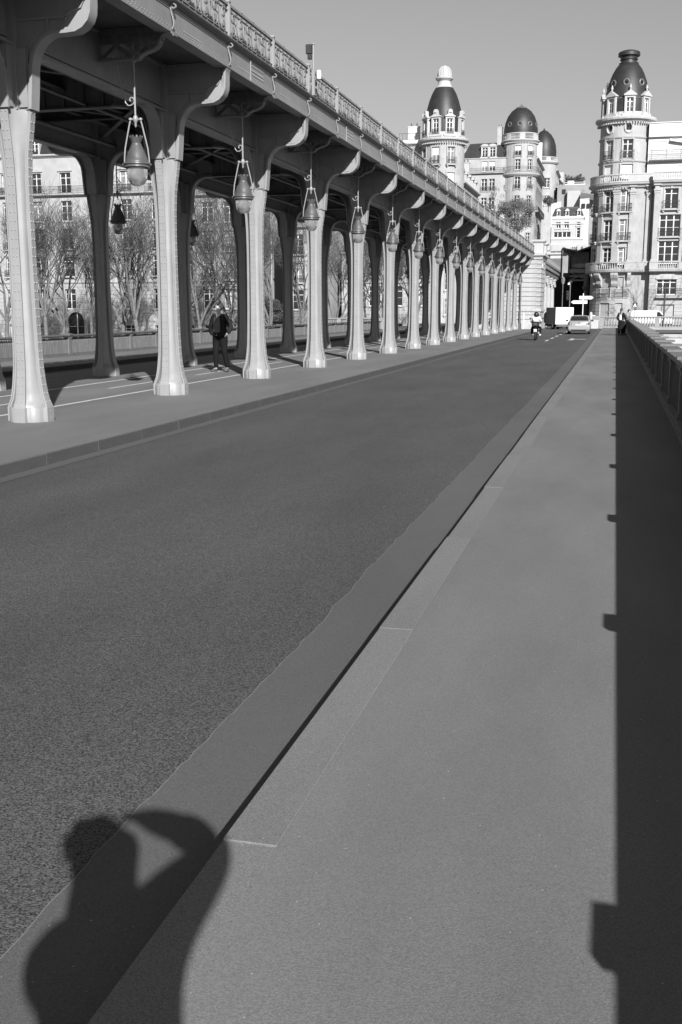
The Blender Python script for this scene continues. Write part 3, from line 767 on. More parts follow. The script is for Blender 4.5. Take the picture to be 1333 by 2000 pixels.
# ================================================================== FACADE KIT
def flatP(O, ang):
    O = Vector(O); U = Vector((math.cos(ang), math.sin(ang), 0)); N = Vector((-U.y, U.x, 0))
    def P(u, z, d=0.0): return O+U*u+N*d+Vector((0,0,z))
    P.ang = lambda u: ang; P.curved = False; return P
def cylP(C, r, a0):
    """u metres of arc from angle a0 (counter-clockwise)"""
    C = Vector(C)
    def P(u, z, d=0.0):
        a = a0+u/r; return Vector((C.x+(r-d)*math.cos(a), C.y+(r-d)*math.sin(a), C.z+z))
    P.ang = lambda u: a0+u/r+PI/2; P.curved = True; P.r = r; return P
_wc = {}
def win_meshes(w, h, kind, curt):
    key = (round(w,2), round(h,2), kind, curt)
    if key in _wc: return _wc[key]
    b = MB(); f = .075
    x0,x1 = -w/2, w/2
    b.box(x0,x0+f,0,.06,0,h); b.box(x1-f,x1,0,.06,0,h); b.box(x0+f,x1-f,0,.06,h-f,h); b.box(x0+f,x1-f,0,.06,0,f*1.6)
    mul = [0] if kind != 'triple' else [-w*.18, w*.18]
    if w < .75: mul = []
    for m_ in mul: b.box(m_-.06,m_+.06,-.012,.05,f*1.6,h-f)
    if kind in ('french','triple','blindtop') and h > 1.5:
        b.box(x0+f,x1-f,-.005,.045,h*.74,h*.74+.07)
        for q in (.42,): b.box(x0+f,x1-f,.01,.04,h*q,h*q+.03)
    elif h > 1.2: b.box(x0+f,x1-f,.01,.04,h*.5,h*.5+.03)
    if kind == 'blindtop': b.box(x0+.05,x1-.05,-.06,-.02,h*.52,h)
    if kind == 'blind': b.box(x0,x1,-.06,-.02,h*.02,h)
    fr = b.mesh('window', M['frame'])
    b = MB(); b.box(x0+.01,x1-.01,.02,.035,.02,h-.02); pn = b.mesh('pane', M['curtain' if curt else 'glass'])
    if kind == 'shut':
        b = MB(); b.box(x0,x1,0,.05,0,h)
        b.box(x0+.1,-.05,-.02,0,.15,h*.45); b.box(.05,x1-.1,-.02,0,.15,h*.45); b.box(x0+.1,-.05,-.02,0,h*.5,h-.15); b.box(.05,x1-.1,-.02,0,h*.5,h-.15)
        fr = b.mesh('window', M['stone']); pn = None
    _wc[key] = (fr, pn); return _wc[key]
_bc = {}
def balc_mesh(w, proj=.32, h=.95):
    key = (round(w,2), proj, h)
    if key in _bc: return _bc[key]
    b = MB(); x0,x1 = -w/2, w/2
    b.box(x0,x1,-proj-.02,-proj+.02,h-.04,h); b.box(x0,x1,-proj-.012,-proj+.012,.06,.09); b.box(x0,x1,-proj-.01,-proj+.01,h*.8,h*.8+.02)
    n_ = max(4, int(w/.13))
    for k in range(n_+1):
        x = x0+(x1-x0)*k/n_; b.box(x-.011,x+.011,-proj-.01,-proj+.01,.05,h)
        if k < n_:
            xm = x+(x1-x0)/n_/2; b.tube([(xm+.045*math.cos(a),-proj,h*.45+.13*math.sin(a)) for a in [q*PI/3 for q in range(7)]], .012, 3, cap=False)
    for s in (x0,x1): b.box(s-.01,s+.01,-proj,0,h-.03,h); b.box(s-.01,s+.01,-proj,0,.06,.08)
    _bc[key] = b.mesh('balcony_railing', M['iron']); return _bc[key]
_sc = {}
def surr_mesh(w, h, m, sill, head):
    key = (round(w,2), round(h,2), m, sill, head)
    if key in _sc: return _sc[key]
    b = MB(); e = .16; x0,x1 = -w/2, w/2; q = .06
    b.box(x0-e,x0,-q,.02,0,h+e); b.box(x1,x1+e,-q,.02,0,h+e); b.box(x0,x1,-q,.02,h,h+e)
    if head == 'corn': b.box(x0-e-.08,x1+e+.08,-.2,.02,h+e,h+e+.12); b.box(x0-e,x1+e,-.12,.02,h+e-.06,h+e-.001)
    if head == 'key': b.box(-.12,.12,-.14,-.062,h-.02,h+e+.12)
    if head == 'seg':
        pts = [(x0-e-.08,h+e),(x0-e-.08,h+e+.1)]+[(x0-e+(w+2*e)*k/6, h+e+.1+.28*math.sin(PI*k/6)) for k in range(7)]+[(x1+e+.08,h+e+.1),(x1+e+.08,h+e)]
        b.prism(pts, lambda p: (p[0],-.02,p[1]), lambda p: (p[0],-.22,p[1]))
    if sill: b.box(x0-e-.1,x1+e+.1,-.36 if sill == 2 else -.16,.02,-.14,-.001); b.box(x0-e,x0+.02,-.26 if sill==2 else -.1,.02,-.34,-.141); b.box(x1-.02,x1+e,-.26 if sill==2 else -.1,.02,-.34,-.141)
    _sc[key] = b.mesh('window_surround', M[m]); return _sc[key]
wrnd = random.Random(11)
def facade(parent, P, u0, u1, z0, z1, wins, m='stone', joint=None, rev=.28, name='wall', seg=.8, head='none', surround=True):
    us = {u0,u1}; zs = {z0,z1}
    for w in wins:
        us |= {w['u']-w['w']/2, w['u']+w['w']/2}; zs |= {w['z'], w['z']+w['h']}
    if P.curved:
        n_ = max(2, int((u1-u0)/seg)); us |= {u0+(u1-u0)*k/n_ for k in range(n_+1)}
    dep = {}
    if joint:
        z = z0+joint
        while z < z1-.1:
            for q,dd in ((-.035,0),(-.012,.05),(.012,.05),(.035,0)):
                zs.add(z+q); dep[round(z+q,4)] = dd
            z += joint
    us = sorted(us); zs = sorted(zs)
    us = [u for i,u in enumerate(us) if i == 0 or u-us[i-1] > 1e-4]
    zs2 = []
    for z in zs:
        if not zs2 or z-zs2[-1] > 1e-4: zs2.append(z)
    zs = zs2
    b = MB(); D = [dep.get(round(z,4),0) for z in zs]; nu = len(us)
    vv = [P(u,z,D[j]) for j,z in enumerate(zs) for u in us]; fs = []
    for j in range(len(zs)-1):
        zc = (zs[j]+zs[j+1])/2
        for i in range(nu-1):
            uc = (us[i]+us[i+1])/2
            if any(abs(uc-w['u']) < w['w']/2 and w['z'] < zc < w['z']+w['h'] for w in wins): continue
            fs.append((j*nu+i, j*nu+i+1, (j+1)*nu+i+1, (j+1)*nu+i))
    b.add(vv, fs)
    for w in wins:
        a, c, za, zb = w['u']-w['w']/2, w['u']+w['w']/2, w['z'], w['z']+w['h']
        q = [(a,za),(c,za),(c,zb),(a,zb)]
        b.add([P(u,z,0) for u,z in q]+[P(u,z,rev+.1) for u,z in q], [(k,4+k,4+(k+1)%4,(k+1)%4) for k in range(4)])
    wall = b.build(name, M[m], parent)
    for w in wins:
        kind = w.get('kind','french'); curt = w.get('curt', wrnd.random() < .35)
        fr, pn = win_meshes(w['w'], w['h'], kind, curt)
        base = P(w['u'], w['z'], rev-.06); rz = P.ang(w['u'])
        f = inst('window', fr, parent, base, rz)
        if pn: inst('pane', pn, f)
        if surround and w.get('surr', True):
            inst('window_surround', surr_mesh(w['w'], w['h'], m, w.get('sill', 1), w.get('head', head)), parent, P(w['u'], w['z'], 0), rz)
        if w.get('bal'):
            inst('balcony_railing', balc_mesh(w['w']+.3), parent, P(w['u'], w['z'], 0), rz)
    return wall
def band(parent, P, u0, u1, z, pf_, m='stone', name='cornice', seg=.6, dent=False):
    """moulding swept along the wall; pf_ = [(projection, dz), ...]"""
    b = MB(); n_ = max(1, int((u1-u0)/seg)) if P.curved else 1
    us = [u0+(u1-u0)*k/n_ for k in range(n_+1)]; k_ = len(pf_)
    vv = [P(u, z+dz, -pr) for u in us for pr,dz in pf_]
    b.add(vv, [(i*k_+j, (i+1)*k_+j, (i+1)*k_+j+1, i*k_+j+1) for i in range(n_) for j in range(k_-1)]+[tuple(range(k_-1,-1,-1)), tuple(n_*k_+j for j in range(k_))])
    if dent:
        pr = max(p for p,_ in pf_)*.62; u = u0+.1
        while u < u1-.1:
            c = P(u, z-.09, -pr/2); a = P.ang(u); U = Vector((math.cos(a),math.sin(a),0)); N = Vector((-U.y,U.x,0))
            b.obox(c, U*.07, N*pr/2, Vector((0,0,.085))); u += .3
    o = b.build(name, M[m], parent); fixn(o.data); return o
CORN = [(-.05,0),(.12,.0),(.2,.12),(.42,.2),(.48,.32),(.48,.4),(-.05,.46)]
SMALL = [(-.05,0),(.1,.02),(.16,.12),(.16,.2),(-.05,.24)]
def rail_run(parent, P, u0, u1, z, h=1.0, m='stone', proj=.25, solid=None):
    """stone balustrade along a balcony: base, handrail, balusters"""
    band(parent, P, u0, u1, z, [(proj-.3,0),(proj+.05,0),(proj+.05,.14),(proj-.3,.14)], m, 'balustrade_base')
    band(parent, P, u0, u1, z+h-.15, [(proj-.22,0),(proj+.08,0),(proj+.08,.15),(proj-.22,.15)], m, 'balustrade_rail')
    b = MB(); u = u0+.1; hh = h-.29; k = 0
    while u < u1-.05:
        c = P(u, z+.14, -(proj-.06))
        if k % 12 < 4 if solid is None else solid(u): 
            a = P.ang(u); U = Vector((math.cos(a),math.sin(a),0)); N = Vector((-U.y,U.x,0))
            b.obox(c+Vector((0,0,hh/2)), U*.125, N*.1, Vector((0,0,hh/2)))
        else: b.lathe([(.07,0),(.04,.08),(.09,hh*.4),(.045,hh*.7),(.07,hh)], c=c, n=6)
        u += .25; k += 1
    o = b.build('balusters', M[m], parent, 50); stuff(o); return o
def iron_run(parent, P, u0, u1, z, proj=.6, h=.95, m='stone'):
    band(parent, P, u0, u1, z-.22, [(-.05,0),(proj*.6,0),(proj,.1),(proj,.2),(-.05,.22)], m, 'balcony_slab')
    b = MB(); n_ = max(2,int((u1-u0)/.14)); pts = [P(u0+(u1-u0)*k/n_, z, -proj+.06) for k in range(n_+1)]
    for zz,r in ((h,.025),(h*.8,.012),(.08,.014)): b.tube([p+Vector((0,0,zz)) for p in pts[::2]+[pts[-1]]], r, 4)
    for i,p in enumerate(pts): b.tube([p, p+Vector((0,0,h))], .011, 3, cap=False)
    o = b.build('balcony_railing', M['iron'], parent); return o
def roofbox(parent, x0, x1, y0, y1, z0, z1, inset, m='slate', top='zinc', name='mansard_roof'):
    b = MB(); i = inset
    b.add([(x0,y0,z0),(x1,y0,z0),(x1,y1,z0),(x0,y1,z0),(x0+i,y0+i,z1),(x1-i,y0+i,z1),(x1-i,y1-i,z1),(x0+i,y1-i,z1)], [(0,1,5,4),(1,2,6,5),(2,3,7,6),(3,0,4,7)])
    b.mi = 1; mx = (x0+x1)/2
    b.add([(x0+i,y0+i,z1),(x1-i,y0+i,z1),(x1-i,y1-i,z1),(x0+i,y1-i,z1),(x0+i+1,(y0+y1)/2,z1+.7),(x1-i-1,(y0+y1)/2,z1+.7)], [(0,1,5,4),(1,2,5),(2,3,4,5),(3,0,4)])
    return b.build(name, [M[m],M[top]], parent)
def chimney(parent, x, y, z0, z1, w=1.2, d=.5, m='stone', pots=4):
    b = MB(); b.box(x-w/2,x+w/2,y-d/2,y+d/2,z0,z1); b.box(x-w/2-.06,x+w/2+.06,y-d/2-.06,y+d/2+.06,z1,z1+.12)
    o = b.build('chimney', M[m], parent)
    b = MB()
    for k in range(pots): b.lathe([(.0,0),(.1,0),(.08,.45),(.0,.45)], c=(x-w/2+w*(k+.5)/pots,y,z1+.12), n=6)
    b.build('chimney_pots', M['lampiron'], o); return o
def dormer(parent, P, u, z, w, h, m='stone2', kind='ped', dep=1.4, bal=False, fin=False):
    """stone dormer standing on the eaves, local y inwards"""
    b = MB(); e = .22 if w > .6 else .09
    b.box(-w/2-e,-w/2,0,dep,0,h+e); b.box(w/2,w/2+e,0,dep,0,h+e); b.box(-w/2,w/2,0,dep,h,h+e)
    b.box(-w/2-e-.12,w/2+e+.12,-.14,dep,h+e,h+e+.12)
    if kind == 'ped':
        b.prism([(-w/2-e-.12,h+e+.121),(w/2+e+.12,h+e+.121),(0,h+e+.62)], lambda p: (p[0],dep,p[1]), lambda p: (p[0],-.12,p[1]))
    elif kind == 'scroll':
        b.prism([(-w/2-e,h+e+.121),(w/2+e,h+e+.121),(.32,h+e+.35),(.3,h+e+.8),(.15,h+e+.98),(-.15,h+e+.98),(-.3,h+e+.8),(-.32,h+e+.35)], lambda p: (p[0],.35,p[1]), lambda p: (p[0],-.12,p[1]))
        b.lathe([(0,0),(.2,.02),(.2,.1),(0,.12)], c=(0,-.12,h+e+.5), n=8)
    else:
        b.prism([(-w/2-e,h+e+.121)]+[(-(w/2+e)*math.cos(PI*k/6),h+e+.121+.35*math.sin(PI*k/6)) for k in range(7)][1:-1]+[(w/2+e,h+e+.121)], lambda p: (p[0],dep,p[1]), lambda p: (p[0],-.1,p[1]))
    if fin: b.lathe([(0,0),(.12,.02),(.08,.12),(.15,.3),(.1,.5),(0,.75)], c=(0,.1,h+e+.6), n=8)
    b.box(-w/2-e*2,w/2+e*2,-.05,dep,-.25,-.001)
    o = b.build('dormer', M[m], parent, 30, loc=P(u,z,0), rz=P.ang(u)); fixn(o.data)
    fr, pn = win_meshes(w, h, 'french' if h > 1.6 else 'small', False)
    f = inst('window', fr, parent, P(u,z,.2), P.ang(u)); inst('pane', pn, f)
    if bal: inst('balcony_railing', balc_mesh(w+.1, .1, .7), parent, P(u,z,0), P.ang(u))
    return o
def W_(u, z, w=1.15, h=2.2, **k): return dict(u=u, z=z, w=w, h=h, **k)

# ---------------------------------------------------------------- right corner building with domed tower
TX, TY = 0.15, 135.6
rb = thing('corner_building', 'bright stone corner building on the right with a dark domed round tower', 'building', (0,0,0))
Plow = cylP((0.75,136.2,0), 3.95, math.radians(178))
FYR = 136.2-3.95
ulow = 3.95*math.radians(92)
angw = lambda deg: 3.95*math.radians(deg-178)
lowd = (213, 243, 268)
Pr = flatP((0.75,FYR,0), 0)
d1, d2 = 237.5, 267.0
w0 = []
for d_ in (d1,d2):
    w0.append(W_(angw(d_), 0.4, 1.35, 2.1, kind='shut', surr=False)); w0.append(W_(angw(d_), 3.15, 1.35, 2.4, kind='shut' , bal=True, surr=False))
facade(rb, Plow, 0, ulow, -0.2, 6.0, w0, 'stone', joint=.42)
w1 = []
for d_ in (d1-34,d1,d2):
    w1 += [W_(angw(d_),6.95,1.2,2.0,kind='french',sill=0), W_(angw(d_),9.7,1.2,2.45,bal=True,sill=2), W_(angw(d_),13.0,1.2,2.45,bal=True,sill=2)]
facade(rb, Plow, 0, ulow, 6.0, 16.0, w1, 'stone', name='wall')
def pilaster(P_, u, z0, z1, w=.7, pr=.14, m='stone'):
    b = MB(); a = P_.ang(u); U = Vector((math.cos(a),math.sin(a),0)); N = Vector((-U.y,U.x,0)); c = P_(u,0,0)
    def bb(hw, p, za, zb): b.obox(c+Vector((0,0,(za+zb)/2))-N*p/2, U*hw, N*(p/2+.05), Vector((0,0,(zb-za)/2)))
    bb(w/2,pr,z0+.5,z1-.9); bb(w/2+.08,pr+.08,z0,z0+.5); bb(w/2+.06,pr+.06,z1-1.0,z1-.9+.001); bb(w/2+.1,pr+.12,z1-.75,z1-.55); bb(w/2+.04,pr+.04,z1-.9,z1-.751); bb(w/2-.03,pr+.02,z1-.549,z1-.15); bb(w/2+.14,pr+.2,z1-.15,z1)
    return b.build('pilaster', M[m], rb)
for d_ in (222.5,252.2): pilaster(Plow, angw(d_), 7.0, 16.0)
# volute consoles under the first balcony
def console(P_, u, z, s=1.0):
    b = MB(); pf2 = [(0,0),(-.02,-.1),(-.22*s,-.35),(-.2*s,-.9),(-.1*s,-1.5),(-.02,-1.7),(.05,-1.7),(.05,0)]
    pf2 = [(0.05,0),(-.62*s,0),(-.66*s,-.22),(-.5*s,-.55),(-.22*s,-.9),(-.28*s,-1.25),(-.12*s,-1.55),(.05,-1.7)]
    b.prism(pf2, lambda p: (.2,p[0],p[1]), lambda p: (-.2,p[0],p[1]))
    o = b.build('console', M['stone'], rb, loc=P_(u,z,0), rz=P_.ang(u)); fixn(o.data)
for d_ in (212,222.5,228,252.5,258,279.5-2): console(Plow, angw(d_)-.0, 6.0)
band(rb, Plow, 0, ulow, 6.0, [(-.05,0),(.5,.0),(.68,.12),(.72,.3),(-.05,.32)], 'stone', 'balcony_slab')
rail_run(rb, Plow, 0, ulow, 6.32, .95, 'stone', .6, solid=lambda u: not (abs(u-angw(d1)) < .8 or abs(u-angw(d2)) < 1.1))
band(rb, Plow, 0, ulow, 15.7, [(-.05,0),(.25,.0),(.35,.2),(.62,.35),(.66,.55),(-.05,.6)], 'stone', 'cornice', dent=True)
rail_run(rb, Plow, 0, ulow, 16.3, .95, 'stone2', .45, solid=lambda u: not (abs(u-angw(d1)) < .8 or abs(u-angw(d2)) < 1.1))
# upper drum
Pd = cylP((TX,TY,0), 2.88, math.radians(170)); ud = 2.88*math.radians(200)
ad = lambda deg: 2.88*math.radians(deg-170)
e1, e2, e3 = 233, 277, 190
w2 = [W_(ad(e1),16.4,1.2,2.0,kind='blind'),W_(ad(e2),16.4,1.35,2.0,kind='blind'),W_(ad(e1),19.0,1.05,2.2,bal=True),W_(ad(e2),19.0,1.15,2.2,bal=True)]
for e in (e1,e2): w2 += [W_(ad(e),22.1,.7,.8,kind='small',surr=False)]
facade(rb, Pd, 0, ud, 16.0, 23.2, w2, 'stone', seg=.45)
band(rb, Pd, 0, ud, 18.65, SMALL, 'stone'); band(rb, Pd, 0, ud, 21.3, SMALL, 'stone', 'string_course')
# oval oculus frames
for e in (e1,e2):
    b = MB(); b.tube([(.43*math.cos(a),-.03,.4+.56*math.sin(a)) for a in [k*PI/10 for k in range(21)]], .11, 6, cap=False)
    for (xa,za) in ((-.34,0),(.34,0),(-.34,.8),(.34,.8)): b.obox((xa,-.0,za),(.09,0,0),(0,.04,0),(0,0,.12))
    b.build('oculus_frame', M['stone2'], rb, 50, loc=Pd(ad(e),22.1,0), rz=Pd.ang(ad(e)))
band(rb, Pd, 0, ud, 23.1, [(-.05,0),(.2,.05),(.35,.2),(.6,.3),(.66,.5),(.62,.62),(-.1,.7)], 'stone2', 'cornice', dent=True)
Pdd = cylP((TX,TY,0), 2.8, math.radians(170)); ddm = lambda deg: 2.8*math.radians(deg-170)
facade(rb, Pdd, 0, 2.8*math.radians(200), 23.7, 24.3, [], 'stone2', name='attic_wall')
for e in (e1-2, e2, 190, 322): dormer(rb, cylP((TX,TY,0), 2.86, math.radians(170)), 2.86*math.radians(e-170), 24.05, .78, 1.75, kind='ped', dep=1.0, bal=False, fin=True)
b = MB(); dome = [(2.62,23.9),(2.66,24.6),(2.66,25.4),(2.58,26.2),(2.42,27.0),(2.18,27.9),(1.85,28.8),(1.5,29.45),(1.15,29.9),(.98,30.0)]
b.lathe(dome, (TX,TY,0), 40); b.build('dome', M['slate'], rb, 30)
b = MB(); b.lathe([(2.69,25.75),(2.72,25.8),(2.68,25.86)], (TX,TY,0), 40); b.build('dome_moulding', M['zinc'], rb, 30)
b = MB(); b.lathe([(.95,29.9),(1.12,29.95),(1.12,30.08),(.92,30.12),(.88,30.35),(1.02,30.42),(1.02,30.5),(.95,30.52),(.98,30.75),(1.25,30.85),(1.25,31.2),(1.15,31.3),(.75,31.45),(.4,31.5),(0,31.5)], (TX,TY,0), 24); b.build('lantern_platform', M['slate'], rb, 30)
for e in (226, 266, 312, 184):
    a = math.radians(e); r_ = 2.3; z_ = 27.9
    b = MB(); b.tube([(.3*math.cos(q),0,.33*math.sin(q)) for q in [k*PI/6 for k in range(13)]], .1, 6, cap=False); b.lathe([(0,-.02),(.25,0)], n=8)
    o = b.build('dome_oculus', M['zinc'], rb, 50, loc=(TX+r_*math.cos(a),TY+r_*math.sin(a),z_-.3), rz=a+PI/2)
    b = MB(); b.obox((0,.1,0),(.22,0,0),(0,.12,0),(0,0,.24)); b.build('oculus_pane', M['glass'], rb, loc=(TX+r_*math.cos(a),TY+r_*math.sin(a),z_-.3), rz=a+PI/2)
# plain side of the round corner facing the street, flat right wing
facade(rb, flatP((-3.18,150,0), -PI/2), 0, 13.7, -0.2, 16.0, [], 'stone3', joint=None)
BX = 4.05      # right wing facade steps forward beyond a recess
facade(rb, flatP((0.75,FYR,0),0), 0, 2.9, -0.2, 15.9, [], 'stone', name='wall')
facade(rb, flatP((3.65,FYR-1.0,0),0), 0, 24, -0.2, 6.0,
       [W_(1.95+k*3.9,3.4,2.2,1.9,kind='triple',surr=False) for k in range(6)]+[W_(1.95+k*3.9,.4,2.0,1.9,kind='shut',surr=False) for k in range(6)], 'stone', joint=.42)
facade(rb, flatP((3.65,FYR-1.0,0),0), 0, 24, 6.0, 16.0,
       sum([[W_(1.95+k*3.9,6.95,2.3,2.6,kind='triple',sill=0), W_(1.95+k*3.9,10.0,2.3,2.5,kind='triple',bal=True,sill=2), W_(1.95+k*3.9,13.1,1.5,2.3,bal=True,sill=2,head='key')] for k in range(6)], []), 'stone')
facade(rb, flatP((3.65,FYR,0), -PI/2), 0, 1.0, -0.2, 16.3, [], 'stone', name='return_wall')
Pw = flatP((3.65,FYR-1.0,0),0)
iron_run(rb, Pw, .8, 24, 3.2, .5)
for k in range(6):
    b = MB(); x_ = 3.65+1.95+k*3.9; b.prism([(x_-1.25,0)]+[(x_-1.25*math.cos(PI*q/8),.75*math.sin(PI*q/8)) for q in range(9)]+[(x_+1.25,0)], lambda p: (p[0],FYR-1.0,5.2+p[1]), lambda p: (p[0],FYR-1.12,5.2+p[1])); b.build('arch_head', M['stone2'], rb)
band(rb, Pw, -.1, 24, 6.0, [(-.05,0),(.5,.0),(.68,.12),(.72,.3),(-.05,.32)], 'stone', 'balcony_slab')
rail_run(rb, Pw, -.1, 24, 6.32, .95, 'stone', .6, solid=lambda u: abs(((u-1.95) % 3.9)-1.95) < .8)
band(rb, Pw, -.1, 24, 15.7, [(-.05,0),(.25,.0),(.35,.2),(.62,.35),(.66,.55),(-.05,.6)], 'stone', 'cornice')
rail_run(rb, Pw, -.1, 24, 16.3, .95, 'stone2', .45, solid=lambda u: abs(((u-1.95) % 3.9)-1.95) < .9)
band(rb, flatP((.75,FYR,0),0), 0, 2.9, 6.0, [(-.05,0),(.5,.0),(.68,.12),(.72,.3),(-.05,.32)], 'stone', 'balcony_slab')
rail_run(rb, flatP((.75,FYR,0),0), 0, 2.8, 6.32, .95, 'stone', .6, solid=lambda u: True)
band(rb, flatP((.75,FYR,0),0), 0, 2.9, 15.7, [(-.05,0),(.25,.0),(.35,.2),(.62,.35),(.66,.55),(-.05,.6)], 'stone', 'cornice')
rail_run(rb, flatP((.75,FYR,0),0), 0, 2.8, 16.3, .95, 'stone2', .45, solid=lambda u: True)
for u_ in (-.25+.8, 2.4): pilaster(flatP((.75,FYR,0),0), u_, 7.0, 15.9, .55, .2)
pilaster(Pw, .35, 7.0, 15.9, .55, .25); pilaster(Pw, 3.9, 7.0, 15.9, .55, .25)
# attic storeys set back, white
Pa = flatP((2.8,FYR+1.4,0),0)
facade(rb, Pa, 0, 26, 16.0, 18.6, [W_(4.2+k*3.9,16.3,1.6,1.9,kind='french') for k in range(5)], 'white', name='attic_wall')
facade(rb, Pa, 0, 26, 18.8, 21.4, [W_(1.35,18.95,1.5,1.95),W_(4.6,18.95,1.5,1.95),W_(8.0,18.95,1.5,1.95),W_(12,18.95,1.5,1.95)], 'white', name='attic_wall')
iron_run(rb, Pa, .2, 25, 18.9, .7)
b = MB(); b.box(2.8,28.8,FYR+1.0,FYR+1.4,21.4,22.9); b.box(2.8,28.8,FYR+.9,FYR+12,22.9,23.0); b.box(2.8,28.8,FYR+1.401,FYR+12,15.9,22.899); b.build('attic_block', M['white'], rb)
b = MB(); b.box(.75,28,FYR+.05,FYR+12,15.6,15.99); b.build('terrace', M['zinc'], rb)
chimney(rb, 9.2, FYR+5, 23, 24.4, 1.4)
# sloped white parasol on the attic balcony
b = MB(); b.add([(5.2,FYR+.9,20.9),(6.9,FYR+.9,20.6),(6.9,FYR+1.3,20.9),(5.2,FYR+1.3,21.2)], [(0,1,2,3)]); b.build('awning', M['cloth'], rb)

# ---------------------------------------------------------------- left tower building (front at Y=150, street side towards the hill)
lb = thing('tower_building', 'pale apartment building left of centre whose round tower has a white lantern top', 'building')
LX, LY, LR = px(867,250,Y=153).x, 153.0, 2.95
Pl = cylP((LX,LY,0), LR, math.radians(170)); ul = LR*math.radians(200); al = lambda deg: LR*math.radians(deg-170)
g1, g2 = 258.5, 301
wl = []
for g in (g1-42, g1, g2):
    wl += [W_(al(g),21.4,1.1,2.3,kind='blindtop' if g == g1 else 'french',bal=True,sill=2), W_(al(g),18.2,1.15,2.1,kind='blind',sill=0)]
    for z_ in (1,4.4,7.8,11.2,14.6): wl.append(W_(al(g),z_,1.1,2.2))
facade(lb, Pl, 0, ul, -0.3, 24.4, wl, 'stone', seg=.5)
band(lb, Pl, 0, ul, 24.3, [(-.05,0),(.2,.05),(.35,.2),(.6,.3),(.66,.5),(.62,.62),(-.1,.7)], 'stone2', 'cornice', dent=True)
rail_run(lb, Pl, 0, ul, 17.0, .9, 'stone', .5); band(lb, Pl, 0, ul, 16.6, [(-.05,0),(.3,0),(.6,.2),(.6,.4),(-.05,.4)], 'stone', 'balcony_slab')
facade(lb, cylP((LX,LY,0), 2.78, math.radians(170)), 0, 2.78*math.radians(200), 25.0, 25.7, [], 'stone2', name='attic_wall')
for g in (g1-2, g2-4, 216, 345, 178): dormer(lb, cylP((LX,LY,0), 2.84, math.radians(170)), 2.84*math.radians(g-170), 25.35, .85, 2.05, kind='scroll', dep=1.0, bal=True)
b = MB(); b.lathe([(2.5,25.2),(2.55,27.5),(2.45,28.5),(2.3,29.2),(2.05,30.1),(1.7,31.0),(1.35,31.6),(1.22,31.8)], (LX,LY,0), 40); b.build('dome', M['slate'], lb, 30)
b = MB(); b.lathe([(1.2,31.6),(1.22,31.8),(1.1,31.9),(.9,32.3),(.86,32.65),(.98,32.75),(1.22,32.95),(1.25,33.1),(1.0,33.25),(.92,33.3),(.9,33.7),(.8,34.1),(.6,34.45),(.3,34.7),(0,34.75)], (LX,LY,0), 24)
for k in range(8):
    a = k*PI/4; b.tube([(LX+r_*math.cos(a),LY+r_*math.sin(a),z_) for r_,z_ in ((.96,33.35),(.94,33.7),(.83,34.15),(.5,34.58))], .06, 4)
b.build('lantern', M['stone2'], lb, 30)
fx0 = px(700,300,Y=153.5).x-9
Pf = flatP((fx0,153.4,0),0); fl_ = LX-2.4-fx0
wf = []
nb = 6
for k in range(nb):
    u = fl_*(k+.5)/nb
    for j,z_ in enumerate((-.2,3.9,7.5,11.0,14.5,18.0,21.4)):
        wf.append(W_(u,z_,1.25,2.4 if j else 2.8,bal=(j in (1,3,5)),head='corn' if j == 2 else 'none'))
facade(lb, Pf, 0, fl_, -2.6, 24.6, wf, 'stone')
band(lb, Pf, 0, fl_, 7.0, CORN, 'stone'); band(lb, Pf, 0, fl_, 17.4, SMALL, 'stone'); band(lb, Pf, 0, fl_, 24.4, CORN, 'stone2')
b = MB(); b.box(fx0,LX,153.42,166,24.6,25.2); b.build('flat_roof', M['white'], lb)
b = MB(); b.box(fx0+7.5,fx0+10.6,154.5,158,25.2,27.0); b.build('rooftop_hut', M['white'], lb)
chimney(lb, LX-4.6, 155.4, 25.2, 27.2, 1.6, m='white', pots=2); chimney(lb, LX-10.5, 157, 25.2, 26.8, 1.2, m='stone2')
b = MB()
for k in range(10): b.tube([(LX-6.5+k*.5,154,25.2),(LX-6.5+k*.5,154,26.2)], .02, 4)
b.tube([(LX-6.5,154,26.2),(LX-2,154,26.2)], .025, 4); b.build('roof_railing', M['iron'], lb)
# street blocks stepping down behind the tower
def street_block(nm, label, x, ya, yb, ztop, zroof, m, mroof='slate', z0=-.3, rows=None, step=3.4, nb_=5):
    t = thing('apartment_block', label, 'building')
    Ps = flatP((x,ya,0), PI/2); Ln = yb-ya; ws = []
    z_ = ztop-2.9
    while z_ > z0+1:
        for k in range(nb_): ws.append(W_(Ln*(k+.5)/nb_, z_, 1.15, 2.1, bal=True))
        z_ -= step
    facade(t, Ps, 0, Ln, z0, ztop, ws, m)
    facade(t, flatP((x-9,ya,0),0), 0, 9, z0, ztop, [], m, name='gable_wall')
    band(t, Ps, 0, Ln, ztop-.3, CORN, m); iron_run(t, Ps, 0, Ln, ztop-3.0, .7, m=m); iron_run(t, Ps, 0, Ln, ztop-3.0-step*3, .7, m=m)
    roofbox(t, x-9, x, ya, yb, ztop+.16, zroof, 1.3, mroof)
    for k in range(nb_): dormer(t, Ps, Ln*(k+.5)/nb_, ztop+.2, .9, 1.2, m='stone2', kind='arch', dep=1.3)
    return t, Ps
s1, _ = street_block('', 'stone block with steep dark roof directly behind the lantern-topped tower', px(925,330,Y=168).x, 156, 174, 19.6, 22.4, 'stone')
chimney(s1, px(925,330,Y=168).x-3, 174, 19.6, 24.5, 3.2, .7, 'stone2', 6)
s2, _ = street_block('', 'lower stone block with chimneys between the viaduct rail and the domed building', px(925,330,Y=168).x+.2, 174.6, 195, 16.0, 18.6, 'stone3')
